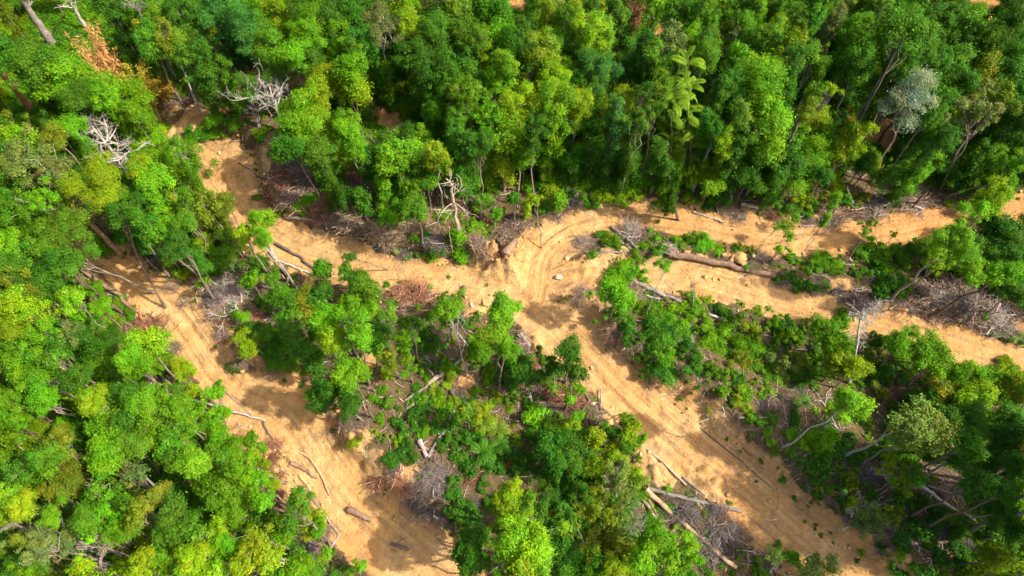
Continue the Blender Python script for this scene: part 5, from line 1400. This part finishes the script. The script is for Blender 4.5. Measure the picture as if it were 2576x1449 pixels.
PC = {'m': ('grey-brown', (0.32, 0.225, 0.165)), 'b': ('brown', (0.30, 0.21, 0.15)), 'r': ('red-brown', (0.35, 0.17, 0.10)), 't': ('tan', (0.44, 0.31, 0.19)), 'g': ('pale grey', (0.41, 0.33, 0.27)), 'd': ('dark grey', (0.22, 0.18, 0.16))}
BRUSH = """a:1390,870,70g 1330,920,60m 1600,700,110t 1480,690,70b 1250,640,90t 1330,760,80b 2180,1370,140r 2330,1330,150m 2440,1250,120r 2200,1250,90b 2420,1400,120b 2300,1440,110m 850,1250,100d 500,1250,60b 400,830,50m
b:250,770,60m 100,1310,90r 20,1250,70b 40,1390,80m 230,1400,60b 1370,410,50r 820,1420,60m
c:280,370,50m 1180,1060,60r 880,1010,70r 1130,1120,60m 2050,1380,90m 1750,1390,80m
d:2250,30,110b 2050,90,80r 2150,60,70t 1700,700,130g 1650,620,100m 1800,720,110m 1760,800,100g 1600,800,90d 1900,740,90m 2000,760,80b 1650,900,80m 1900,960,70r 2120,1000,90m 1180,1030,90r 1250,1100,80r 1300,1180,70b 1080,1000,60r 1560,600,40r 1450,900,80m 1400,820,70t 1300,700,70t 1700,1060,70m 1850,1290,90b 2080,1310,90b 1200,480,90d 1100,440,70d 2400,120,90r 2500,200,100m 2500,60,90b
e:60,250,90m 150,300,80m 160,90,70r 280,300,90t 400,340,80t 560,250,110t 600,200,90r 330,380,60d 450,390,80d 720,370,90d 980,330,70r 1050,400,80m 1090,260,80r 1240,300,80m 1330,240,90m 1700,80,110m 1760,40,80g 1620,160,70m 1850,380,90m 1800,330,60d 2200,300,90g 2290,320,80m 1920,430,50m 2250,470,60b 460,770,110r 570,790,110r 400,800,80r 620,760,70m 520,850,90m 900,900,60b 940,980,60m 760,1120,90m 560,1150,80d 700,1250,80m 600,1000,60m 1390,1150,70m 1480,1300,60r 1890,700,80d 1830,760,70m 1800,830,50b 2250,800,80m 2200,900,60m 2520,1000,110m 2200,1130,80m 2300,1130,80m 2080,1050,70b 2480,420,70g 2180,700,70m 950,270,60r 860,290,70r 1300,590,60b 1290,660,50b 1330,640,50d
f:430,160,80m 330,130,70m 380,70,50r 150,140,70m 60,120,80m 700,170,60r 950,190,80m 1060,200,90m 1160,200,90b 1300,130,90m 1430,90,110g 1450,150,90m 1380,180,60b 1650,60,90m 1750,80,110g 1850,40,90m 1990,40,70m 1250,780,100m 1180,830,90m 1330,840,110g 1400,900,80m 1450,840,80b 1250,930,60m 1850,770,110m 1950,800,110g 2050,760,110m 2150,830,110g 2250,860,100m 2350,920,110g 2200,930,90m 1950,900,100m 1850,880,90b 2080,900,70b 2400,1000,100g 2300,1000,90m 2480,1060,70m 980,600,80m 1000,680,70m 640,520,70m 580,470,60m 540,560,60m 880,760,60d 1000,740,60b 1180,720,60d 30,1000,80g 30,1130,70g 150,1150,60m 1330,1010,70m 1450,1030,70b 1620,1300,90m 2450,700,70d 1980,660,70d 600,1120,50m 1700,860,80b 2160,980,60b 760,680,60m 350,390,50m
g:1850,300,60r 1950,350,60r 2060,480,70r 2090,430,60b 1950,690,70m 2100,680,50r 2080,860,80r 2110,930,60r 2060,560,50r 2230,1080,60m 2350,1250,90d 2450,1200,80m 2200,1350,80d 2330,1350,70r 1090,620,50t 1500,480,80b 2480,330,90m 2520,420,70r 430,240,110d
h:60,310,80m 150,280,70m 110,230,60b 300,730,90r 480,760,90r 600,800,80m 640,830,70t 700,700,110d 680,620,80m 730,760,90d 620,900,110d 700,950,90d 560,880,70d 780,1000,70m 1600,60,90r 1700,80,90r 1500,60,70b 1800,120,80r 1900,200,70b 1950,270,70m 1650,180,60b 1560,150,60d 870,100,60d 980,700,80r 400,640,60d 30,1180,60d 90,1220,50d 350,960,40b 2220,950,70m 1000,910,50d 2480,830,60b 2540,950,90d 2420,950,60d
i:80,980,110d 200,960,90d 280,1010,90b 120,1060,80b 40,900,60d 350,1090,90d 250,1180,110d 430,1160,80m 130,1180,80d 60,880,60b 200,1280,100d 330,1250,90d 480,1050,70b 680,170,70m 760,200,80m 800,100,70m 870,60,70d 620,170,60d 880,560,70m 1270,620,90d 1400,700,80d 1330,560,70d 1950,790,80b 2080,790,80d 2050,740,70b 1250,1000,60m 1350,1060,60m 1500,900,70d 1700,1000,90d 1600,1100,80d 1950,1100,80d 2150,1200,80d 1500,1250,60b 1580,60,60r 1540,110,60r 2030,310,50r 520,1150,60r 950,1240,60b 620,1330,60d 60,1420,60b"""
for block in BRUSH.split('\n'):
    c, txt = block.strip().split(':')
    for tok in txt.split():
        m = re.match(r'(\d+),(\d+),(\d+)([a-z])', tok)
        px, py = cp(c, int(m[1]), int(m[2]))
        x, y, z = on_ground(px, py, 0.2)
        if float(road_E(x, y)) < -0.3: 
            continue
        r = int(m[3]) * K * depth(x, y, z) / FPX
        s = r / 1.75
        nm, col = PC[m[4]]
        gx0, gy0 = (gz(x + 0.5, y) - gz(x - 0.5, y)), (gz(x, y + 0.5) - gz(x, y - 0.5))
        o = link('brush_pile', random.choice(PILES), None, (x, y, z - 0.02), (np.clip(math.atan(gy0) * 0.8, -0.3, 0.3), np.clip(-math.atan(gx0) * 0.8, -0.3, 0.3), RNG.uniform(0, 6.28)), (s, s, min(s, 1.0) * RNG.uniform(0.8, 1.3)),
                 np.array(col) * RNG.uniform(0.65, 1.0))
        register(o, 'brush pile', f"{'wide' if r > 1.4 else 'small' if r < 0.9 else 'loose'} {nm}", px, py, 'brush pile', 'brush piles on the cleared slopes')

# loose sticks over the cleared soil and forest floor: one mass
n_s = 40000
sx = RNG.uniform(-92, 92, n_s); sy = RNG.uniform(4, 104, n_s)
spx, spy = project(sx, sy, 0 * sx)
sm = sample(GM, sx, sy); se = sample(GE, sx, sy)
inz = np.zeros(n_s, bool)
for wx, wy, r in BZ: inz |= ((sx - wx) ** 2 + (sy - wy) ** 2 < (1.1 * r) ** 2)
pk = np.where(inz, 0.9, np.where(cleared(spx, spy), 0.62, np.where(se < 4, 0.4, 0.14))) * np.where(se < 0.3, 0.10, 1.0) * np.where(se < -1.2, 0.25, 1)
okk = (spx > -20) & (spx < 1050) & (spy < 600) & (RNG.random(n_s) < pk)
sx, sy = sx[okk], sy[okk]; n_s = len(sx)
V, F, tint = stick_set(n_s, 1.0, 0.3, 777, 0.5, 3.2, 0.010, 0.042)
V = V.reshape(n_s, 12, 3)
cen = V.mean(1, keepdims=True)
V = V - cen
wx = sx[:, None] + V[..., 0]; wy = sy[:, None] + V[..., 1]
wz = sample(GH, wx.ravel(), wy.ravel()).reshape(wx.shape) * 0.5 + sample(GH, sx, sy)[:, None] * 0.5 + np.abs(V[..., 2]) * 0.8 + 0.05
hue = np.repeat((np.array([(0.36, 0.29, 0.26), (0.30, 0.19, 0.12), (0.44, 0.33, 0.22), (0.5, 0.45, 0.41)]))[RNG.integers(0, 4, n_s)], 12, 0)
o = link('brushwood', new_mesh('brushwood', np.stack([wx, wy, wz], -1).reshape(-1, 3), F, M_STICK, False, tint=tint * hue))
o['kind'] = 'stuff'; o['label'] = 'loose dead twigs and branches littering the cleared ground'; o['category'] = 'twigs'
o.color = (1, 1, 1, 1)

# ------------------------------------------------------------------ palms
def frond_mesh(L, arch, seed, leaf=0.42, pairs=22, rise=0.55):
    g = np.random.default_rng(seed)
    t = np.linspace(0, 1, 9)
    P = np.stack([L * (t - 0.12 * t ** 3), g.normal() * 0.06 * L * t ** 2, L * (rise * t - arch * t ** 2)], 1)
    Vr, Fr = tubes(P[None], np.linspace(0.035, 0.008, 9)[None], 4)
    parts = [(Vr, Fr)]
    vs_, n = [], 0
    for k in range(pairs):
        tt = 0.14 + 0.84 * k / (pairs - 1)
        c = np.array([np.interp(tt, t, P[:, q]) for q in range(3)])
        c2 = np.array([np.interp(min(1, tt + 0.03), t, P[:, q]) for q in range(3)])
        ax = c2 - c if np.linalg.norm(c2 - c) > 1e-6 else np.array([1.0, 0, -0.6]); ax /= np.linalg.norm(ax)
        side = np.cross(ax, [0, 0, 1.0]); side /= np.linalg.norm(side)
        ll = leaf * L / 2.2 * (0.35 + 1.0 * math.sin(math.pi * min(1, 0.12 + tt * 0.86))) * g.uniform(0.85, 1.1)
        for s in (-1, 1):
            d = side * s * 0.85 + ax * 0.5 + np.array([0, 0, 0.1]); d /= np.linalg.norm(d)
            w = ax * 0.03 * L / 2.0
            tip = c + d * ll + np.array([0, 0, -0.28 * ll])
            mid = c + d * ll * 0.5
            vs_.append([c - w * 0.5, mid - w, tip, mid + w])
    V = np.array(vs_).reshape(-1, 3)
    F = np.arange(len(V)).reshape(-1, 4)
    V2, F2 = join(parts + [(V, [F])])
    tint = np.ones((len(V2), 3)); tint[len(Vr):] = np.repeat(np.random.default_rng(seed + 1).uniform(0.8, 1.25, (len(V) // 4, 1)), 4, 0)
    return new_mesh('frond', V2, F2, M_LEAF, False, tint=tint)
FRONDS = [frond_mesh(2.2, a, 50 + k, rise=rs) for k, (a, rs) in enumerate([(0.55, 0.5), (0.8, 0.75), (0.45, 0.25), (0.95, 0.9)])]

def palm(c, x, y, r, col, label, n=12, h=1.5, name='palm'):
    px, py = cp(c, x, y)
    bx, by, bz = on_ground(px, py, h)
    s = r * K * depth(bx, by, bz + h) / FPX / 2.2
    root = empty(name, (bx, by, bz))
    P = np.array([[0, 0, -0.3], [0.03, 0, h * 0.5], [0, 0.02, h]])
    V, F = tubes(P[None], np.array([[0.16, 0.13, 0.10]]), 7)
    link('stem', new_mesh('stem', V, F, M_BARK, True), root, color=(0.25, 0.2, 0.13))
    for k in range(n):
        q = s * RNG.uniform(0.8, 1.15)
        link('frond', random.choice(FRONDS), root, (0, 0, h), (RNG.normal() * 0.15, RNG.uniform(-0.5, 0.3), k * 2.4 + RNG.normal() * 0.2), (q, q, q), np.array(col) * RNG.uniform(0.8, 1.2))
    register(root, name, 'palm', px, py, 'palm', 'palms in the undergrowth', label)

YG = (0.155, 0.27, 0.012); MG = (0.07, 0.20, 0.015); TAN = (0.50, 0.27, 0.10); YEL = (0.34, 0.28, 0.03)
for a in [('h', 1060, 300, 110, YG, 'yellow-green feather palm in the centre of the lower middle bushes'),
          ('h', 1180, 345, 110, YG, 'feather palm to the right of the yellow-green one in the middle bushes'),
          ('h', 1060, 520, 120, MG, 'darker feather palm below the two yellow-green palms'),
          ('h', 1190, 460, 110, MG, 'shaded palm right of the darker feather palm'),
          ('h', 1590, 300, 80, YG, 'small palm near the bright shrub in the lower middle bushes'),
          ('b', 2390, 1095, 130, YG, 'star-shaped yellow-green palm at the forest edge left of climbing palms'),
          ('b', 2400, 1290, 80, MG, 'small drooping palm below the star-shaped palm'),
          ('c', 600, 865, 150, YG, 'yellow-green palm crown on top of the vine-draped dome tree'),
          ('i', 1980, 450, 80, MG, 'fan of palm leaves in the dark wood at right edge'),
          ('i', 1560, 1000, 70, MG, 'low palm on the lower right slope among shade'),
          ('c', 1900, 660, 70, YG, 'small palm top in the shaded forest right of silvery tree'),
          ('b', 2350, 1400, 90, MG, 'low palm at the roadside foot of the climbing palms'),
          ('a', 2170, 340, 110, YG, 'yellow-green palm in the forest above the bleached dead tree'),
          ('a', 1900, 110, 90, YG, 'palm fronds in the forest near the top edge at left'),
          ('i', 910, 140, 70, MG, 'green palm on the slope above the right bank'),
          ('h', 1300, 30, 50, MG, 'small palm beside brush above the lower middle bushes'),
          ('c', 1760, 1310, 80, YG, 'bright small palm at the upper road edge under silvery tree')]:
    hh = 9.0 if 'crown on top' in a[5] else (8.0 if a[0] in 'ac' and a[2] < 900 else 1.4)
    palm(*a, h=hh)

def climbing_palm(c, foot, top, r, label, n=40):
    bx, by, bz = on_ground(*cp(c, *foot))
    best = None
    for h in np.arange(3, 24, 0.25):
        x, y = at_plane(*cp(c, *top), bz + h)
        d = math.hypot(x - bx, y - by)
        if best is None or d < best[0]: best = (d, h, x, y)
    _, h, x, y = best
    root = empty('climbing_palm', (bx, by, bz))
    T = np.array([x - bx, y - by, h])
    P = np.array([T * q for q in np.linspace(0, 1, 8)]); P[1:-1] += RNG.normal(size=(6, 3)) * 0.15
    V, F = tubes(P[None], np.linspace(0.1, 0.05, 8)[None], 6)
    link('stem', new_mesh('stem', V, F, M_BARK, True), root, color=(0.2, 0.18, 0.1))
    s = r * K * depth(bx, by, bz + h / 2) / FPX / 2.2
    for k in range(n):
        q = RNG.uniform(0.12, 1.0); sc = s * RNG.uniform(0.7, 1.2)
        link('frond', random.choice(FRONDS), root, tuple(T * q), (RNG.normal() * 0.3, RNG.uniform(-0.7, 0.3), k * 2.4 + RNG.normal() * 0.3), (sc, sc, sc),
             np.array(YG) * RNG.uniform(0.8, 1.35))
    register(root, 'climbing palm', 'climbing', *cp(c, *top), 'palm', 'climbing palms', label)
climbing_palm('c', (20, 1400), (40, 440), 135, 'tall climbing palm column with bright arching fronds in the upper middle forest', 84)
climbing_palm('b', (2480, 1420), (2520, 640), 120, 'climbing palm column left of the tallest bright one', 40)
climbing_palm('c', (60, 1440), (70, 1000), 130, 'short climbing palm at the foot of the bright palm column', 18)

# bamboo: arching culms, each with leaf sprays
def bamboo(c, x, y, r, col, label, n=26, dry=False, hgt=13.0):
    px, py = cp(c, x, y)
    bx, by, bz = on_ground(px, py, hgt * 0.8)
    R = r * K * depth(bx, by, bz + hgt * 0.8) / FPX
    root = empty('bamboo_clump', (bx, by, bz))
    for k in range(n):
        a = RNG.uniform(0, 6.283); L = hgt * RNG.uniform(0.6, 1.1)
        out = R * RNG.uniform(0.3, 1.0)
        t = np.linspace(0, 1, 8)
        droop = 0.0 if dry else 0.28
        P = np.stack([math.cos(a) * (0.3 + out * t ** 1.8), math.sin(a) * (0.3 + out * t ** 1.8), L * (t - droop * t ** 3) - 0.2], 1)
        V, F = tubes(P[None], np.linspace(0.045, 0.012, 8)[None], 5)
        cul = link('culm', new_mesh('culm', V, F, M_BARK, True), root, color=(0.45, 0.30, 0.10) if dry else (0.36, 0.30, 0.06))
        nn = 60 if dry else 150
        tt = RNG.uniform(0.45, 1.0, nn)
        C = np.stack([np.interp(tt, t, P[:, q]) for q in range(3)], 1)
        d = sphere_dirs(nn, -0.6, 0.6)
        C = C + d * (np.abs(RNG.normal(size=(nn, 1))) * 0.38)
        nr = RNG.normal(size=(nn, 3)) + np.array([0, 0, 0.7]); nr /= np.linalg.norm(nr, axis=1, keepdims=True)
        V, F = leaf_quads(C, nr, RNG.uniform(0.3, 0.6, nn) * (1.6 if dry else 1.0), 0.18 if dry else 0.24)
        sp_ = link('spray', new_mesh('spray', V, [F], M_LEAF, False, tint=np.repeat(RNG.uniform(0.7, 1.3, (nn, 1)) * np.ones((1, 3)), 4, 0)), cul, color=np.array(col) * RNG.uniform(0.85, 1.15))
        sp_['kind'] = 'stuff'
    register(root, 'bamboo clump', 'bamboo', px, py, 'bamboo', None, label)
bamboo('a', 690, 350, 130, TAN, 'dry tan bamboo clump in the upper left forest', 30, True)
bamboo('a', 750, 450, 90, TAN, 'lower dry tan bamboo clump joining the green bamboo', 20, True)
bamboo('a', 950, 500, 140, YEL, 'golden feathery bamboo clump in the upper left forest', 30)
bamboo('a', 870, 600, 150, (0.22, 0.25, 0.03), 'yellow-green feathery bamboo clump below the golden one', 30)
bamboo('a', 1200, 640, 90, (0.36, 0.25, 0.03), 'yellowed sparse bamboo clump near the upper left bend', 14, True, 4.5)
bamboo('c', 2280, 110, 130, (0.42, 0.36, 0.09), 'golden yellow feathery bamboo at the top right corner', 32)

# brown vine-choked dead columns
def snag(c, foot, top, r, col, label):
    bx, by, bz = on_ground(*cp(c, *foot))
    best = None
    for h in np.arange(3, 24, 0.25):
        x, y = at_plane(*cp(c, *top), bz + h)
        d = math.hypot(x - bx, y - by)
        if best is None or d < best[0]: best = (d, h, x, y)
    _, h, x, y = best
    T = np.array([x - bx, y - by, h])
    root = empty('vine_choked_snag', (bx, by, bz))
    P = np.array([T * q for q in np.linspace(0, 1, 6)])
    V, F = tubes(P[None], np.linspace(0.3, 0.12, 6)[None], 7)
    link('trunk', new_mesh('trunk', V, F, M_BARK, True), root, color=WOOD['br'])
    R = r * K * depth(bx, by, bz + h / 2) / FPX
    n = 5200
    q = RNG.random(n)
    wdt = R * (0.35 + 0.75 * q) * (1 + 0.35 * np.sin(q * 19 + 1))
    d = sphere_dirs(n, -0.5, 0.5)
    C = T[None] * q[:, None] + d * (wdt * RNG.uniform(0.55, 1.1, n))[:, None]
    nr = d + np.array([0, 0, 0.3]) + RNG.normal(size=(n, 3)) * 0.5; nr /= np.linalg.norm(nr, axis=1, keepdims=True)
    V, F = leaf_quads(C, nr, RNG.uniform(0.15, 0.34, n))
    link('dead_vine', new_mesh('dead_vine', V, [F], M_LEAF, False, tint=np.repeat(RNG.uniform(0.6, 1.35, (n, 1)) * np.ones((1, 3)), 4, 0)), root, color=col)
    register(root, 'vine-choked snag', 'snag', *cp(c, *top), 'dead tree', None, label)
snag('b', (2140, 390), (2230, 40), 62, (0.20, 0.10, 0.05), 'rusty brown vine-choked dead column in the far forest')
snag('c', (1030, 340), (1170, 80), 62, (0.12, 0.13, 0.07), 'dull grey-green vine-choked column at upper right')

# ------------------------------------------------------------------ boulders and clods
def ico(sub=1):
    t = (1 + 5 ** 0.5) / 2
    V = [(-1, t, 0), (1, t, 0), (-1, -t, 0), (1, -t, 0), (0, -1, t), (0, 1, t), (0, -1, -t), (0, 1, -t), (t, 0, -1), (t, 0, 1), (-t, 0, -1), (-t, 0, 1)]
    F = [(0, 11, 5), (0, 5, 1), (0, 1, 7), (0, 7, 10), (0, 10, 11), (1, 5, 9), (5, 11, 4), (11, 10, 2), (10, 7, 6), (7, 1, 8), (3, 9, 4), (3, 4, 2), (3, 2, 6), (3, 6, 8), (3, 8, 9), (4, 9, 5), (2, 4, 11), (6, 2, 10), (8, 6, 7), (9, 8, 1)]
    V = [np.array(v) / np.linalg.norm(v) for v in V]
    for _ in range(sub):
        cache = {}; F2 = []
        def mid(a, b):
            k = (min(a, b), max(a, b))
            if k not in cache:
                m = V[a] + V[b]; V.append(m / np.linalg.norm(m)); cache[k] = len(V) - 1
            return cache[k]
        for a, b, c in F:
            ab, bc, ca = mid(a, b), mid(b, c), mid(c, a)
            F2 += [(a, ab, ca), (b, bc, ab), (c, ca, bc), (ab, bc, ca)]
        F = F2
    return np.array(V), np.array(F)
IV, IF = ico(2)
def boulder(c, x, y, r, col, label):
    px, py = cp(c, x, y)
    wx, wy, wz = on_ground(px, py, 0.2)
    R = r * K * depth(wx, wy, wz) / FPX
    V = IV.copy()
    for _ in range(9):     # broken facets
        n = RNG.normal(size=3); n /= np.linalg.norm(n)
        d = RNG.uniform(0.55, 0.85)
        k = V @ n
        V = V - np.outer(np.clip(k - d, 0, None), n)
    V = V * R * np.array([1.25, 0.95, 0.9]) * RNG.uniform(0.9, 1.15, 3)
    o = link('boulder', new_mesh('boulder', V, [IF], M_ROCK, False), None, (wx, wy, wz + R * 0.28), (0, 0, RNG.uniform(0, 6)), color=col)
    register(o, 'boulder', 'boulder', px, py, 'boulder', 'boulders on the cleared ground', label)
OR = (0.44, 0.26, 0.10); GR = (0.40, 0.33, 0.25)
for a in [('e', 1645, 640, 26, GR, 'pale grey boulder alone on the dirt right below the fork'),
          ('e', 980, 850, 20, (0.45, 0.38, 0.27), 'round pale boulder at the road edge left of the fork tree'),
          ('f', 425, 520, 46, OR, 'largest orange boulder above the longest thick log'),
          ('f', 375, 505, 30, OR, 'orange boulder left of the largest one above the log'),
          ('f', 460, 545, 26, OR, 'orange boulder right under the largest one above the log'),
          ('f', 38, 455, 26, OR, 'orange boulder near the left end of the longest thick log'),
          ('f', 170, 640, 20, OR, 'orange rock on the middle road below the longest thick log'),
          ('f', 285, 660, 16, OR, 'small orange rock further along the middle road below the log'),
          ('f', 130, 480, 20, OR, 'orange rock behind the longest thick log'),
          ('f', 300, 490, 20, OR, 'orange rock in the shade behind the longest thick log'),
          ('f', 2130, 1312, 18, GR, 'grey boulder in the shade below the middle road'),
          ('f', 1880, 975, 20, OR, 'orange rock at the brush edge beside the middle road'),
          ('e', 615, 1310, 16, (0.45, 0.38, 0.28), 'pale rock in the central shrubs left of the large pale log'),
          ('e', 75, 45, 30, (0.45, 0.33, 0.22), 'tan stump-like rock in brush above main road'),
          ('e', 430, 455, 14, GR, 'small pale rock on the upper edge of the main road'),
          ('e', 1790, 745, 12, (0.6, 0.5, 0.3), 'small yellowish stone right of the fork'),
          ('d', 1830, 1350, 18, OR, 'orange clod boulder on the bank of the lower road')]:
    boulder(*a)

OV, OF = ico(0)
n_c = 26000
kx = RNG.uniform(-88, 88, n_c); ky = RNG.uniform(5, 100, n_c)
kE = sample(GE, kx, ky); kM = sample(GM, kx, ky)
kpx, kpy = project(kx, ky, 0 * kx)
fork = np.array(at_base(*cp('e', 1250, 560)))
nearfork = np.exp(-((kx - fork[0]) ** 2 + (ky - fork[1]) ** 2) / 40.0)
pr = np.where(np.abs(kE - 0.4) < 1.3, 0.5, np.where(kM > 0.5, 0.10, 0.0)) * (0.2 + 1.6 * vnoise(kx / 3, ky / 3, 88) ** 2) + nearfork * 0.7 * (kE > -0.6)
okc = (kpx > -10) & (kpx < 1034) & (kpy < 590) & (RNG.random(n_c) < pr)
kx, ky = kx[okc], ky[okc]; n_c = len(kx)
rs = 0.045 + 0.26 * RNG.random(n_c) ** 3.5
W = OV[None] * rs[:, None, None] * RNG.uniform(0.65, 1.3, (n_c, 12, 1)) * RNG.uniform(0.7, 1.3, (n_c, 1, 3))
W = W + np.stack([kx, ky, sample(GH, kx, ky) + rs * 0.3], 1)[:, None]
FF = (OF[None] + (np.arange(n_c) * 12)[:, None, None]).reshape(-1, 3)
tc_ = np.repeat(np.array([(0.50, 0.31, 0.13), (0.42, 0.24, 0.09), (0.56, 0.39, 0.19), (0.46, 0.25, 0.10)])[RNG.integers(0, 4, n_c)] * RNG.uniform(0.75, 1.15, (n_c, 1)), 12, 0)
o = link('clods', new_mesh('clods', W.reshape(-1, 3), [FF], M_STICK, False, tint=tc_))
o['kind'] = 'stuff'; o['label'] = 'crumbled orange clods and pebbles along the road banks'; o['category'] = 'clods'
o.color = (1, 1, 1, 1)

# fallen leaves and bark scraps on the dirt
n_l = 16000
lx = RNG.uniform(-88, 88, n_l); ly = RNG.uniform(5, 100, n_l)
lE = sample(GE, lx, ly)
lpx, lpy = project(lx, ly, 0 * lx)
cl = vnoise(lx / 2.5, ly / 2.5, 99)
okl = (lpx > -10) & (lpx < 1034) & (lpy < 590) & (lE < 2.0) & (RNG.random(n_l) < 0.2 + 0.9 * cl ** 2)
lx, ly = lx[okl], ly[okl]; n_l = len(lx)
nr = RNG.normal(size=(n_l, 3)) * 0.3 + np.array([0, 0, 1.0]); nr /= np.linalg.norm(nr, axis=1, keepdims=True)
V, F = leaf_quads(np.stack([lx, ly, sample(GH, lx, ly) + 0.05], 1), nr, RNG.uniform(0.08, 0.26, n_l), 0.4, 0.1)
tl = np.repeat(np.array([(0.12, 0.07, 0.035), (0.20, 0.11, 0.05), (0.07, 0.05, 0.03), (0.26, 0.2, 0.12)])[RNG.integers(0, 4, n_l)], 4, 0)
o = link('leaf_litter', new_mesh('leaf_litter', V, [F], M_STICK, False, tint=tl))
o['kind'] = 'stuff'; o['label'] = 'scattered brown leaves and bark scraps lying on the dirt roads'; o['category'] = 'litter'
o.color = (1, 1, 1, 1)

# ------------------------------------------------------------------ labels
MARKS = [('the road fork', 'e', 1480, 700), ('the longest thick log', 'f', 350, 570), ('the short log on the lower road', 'h', 150, 990), ('the slender white dead tree', 'f', 1340, 1000),
         ('the white twisted dead tree', 'a', 850, 1130), ('the bleached dead tree', 'a', 2080, 740), ('the orange forest clearing', 'b', 420, 940), ('the climbing palms', 'c', 30, 850),
         ('the silvery tree', 'c', 1700, 740), ('the dry tan bamboo', 'a', 690, 380), ('the rusty vine-choked column', 'b', 2200, 210), ('the broken dead tree', 'e', 860, 150),
         ('the red-brown brush heap', 'e', 520, 780), ('the round dark tree', 'e', 1710, 1240), ('the long white log', 'g', 1700, 190), ('the long bent brown log', 'd', 830, 740),
         ('the vine-wrapped leaning trunk', 'd', 640, 200), ('the grey leafless tree', 'g', 790, 1230), ('the big lime tree at the bottom', 'h', 1400, 1240), ('the crossed logs', 'i', 0, 930),
         ('the curved white trunk', 'i', 2050, 950), ('the pale slanting trunk', 'i', 900, 350), ('the grey brush at right edge', 'f', 2150, 850), ('the umbrella-crowned tree', 'c', 1690, 200),
         ('the golden bamboo corner', 'c', 2290, 100), ('the thick trunk at top left', 'a', 280, 180), ('the upper road', 'f', 1400, 220), ('the main road bend', 'd', 2250, 380),
         ('the central hollow trunks', 'h', 720, 400), ('the long white log bank', 'g', 2000, 420), ('the curved brown trunk', 'a', 1480, 350), ('the far dark gap', 'b', 650, 580),
         ('the feather palms', 'h', 1100, 400), ('the bottom left corner', 'g', 100, 1400), ('the left edge', 'd', 40, 700), ('the bottom right corner', 'i', 2500, 1400),
         ('the top edge', 'b', 1000, 0), ('the mottled white log', 'f', 200, 930), ('the left road', 'd', 1250, 850), ('the tall lime tree', 'b', 1260, 1060)]
MK = [(n, *cp(c, x, y)) for n, c, x, y in MARKS if n not in ('the long white log bank',)]
def place(t):
    best = min(MK, key=lambda m: math.hypot(t['px'] - m[1], (t['py'] - m[2]) * 1.1))
    dx, dy = t['px'] - best[1], t['py'] - best[2]
    d = math.hypot(dx, dy)
    if d < 9: return 'right at ' + best[0]
    w = []
    if abs(dy) > 0.45 * abs(dx): w.append('above' if dy < 0 else 'below')
    if abs(dx) > 0.45 * abs(dy): w.append('left' if dx < 0 else 'right')
    ph = ' and '.join(w) + (' of ' if w[-1] in ('left', 'right') else ' ') + best[0]
    return ('just ' if d < 26 else 'well ' if d > 62 else '') + ph
ORD = ['first', 'second', 'third', 'fourth', 'fifth', 'sixth', 'seventh', 'eighth', 'ninth', 'tenth']
groups = {}
for t in THINGS:
    if t['label'] is None:
        t['base_label'] = f"{t['desc']} {t['kind']} {place(t)}"
        groups.setdefault(t['base_label'], []).append(t)
for bl, ts in groups.items():
    if len(ts) == 1:
        ts[0]['label'] = bl
        continue
    ts.sort(key=lambda t: t['px'])
    for k, t in enumerate(ts):
        t['label'] = f"{bl}, {['left one', 'right one'][k] if len(ts) == 2 else ORD[k] + ' from left'}"; t['n'] = len(ts)
for t in THINGS:
    for a, b in ((', left one', ' (left)'), (', right one', ' (right)'), ('just ', ''), ('well ', ''), ('above and left of', 'upper left of'), ('above and right of', 'upper right of'),
                 ('below and left of', 'lower left of'), ('below and right of', 'lower right of'), ('medium-sized ', '')):
        if len(t['label'].split()) > 16: t['label'] = t['label'].replace(a, b, 1)
seen = {}
for t in THINGS: seen.setdefault(t['label'], []).append(t)
for lb, ts in seen.items():
    if len(ts) > 1:
        for k, t in enumerate(sorted(ts, key=lambda t: t['py'])): t['label'] = ('upper ' if k == 0 else 'lower ') + lb
for t in THINGS:
    for a in (' from left', ' at right edge', ' and ', ' of the ', ' the '):
        if len(t['label'].split()) > 16: t['label'] = t['label'].replace(a, ' of ' if a == ' of the ' else ' ', 1)
for t in THINGS:
    o = t['o']
    o['label'] = t['label']
    o['category'] = t['cat']
    if t['group']: o['group'] = t['group']
long_ = [t['label'] for t in THINGS if len(t['label'].split()) > 16]
print('things', len(THINGS), 'unique labels', len({t['label'] for t in THINGS}), 'too long', len(long_), long_[:4])
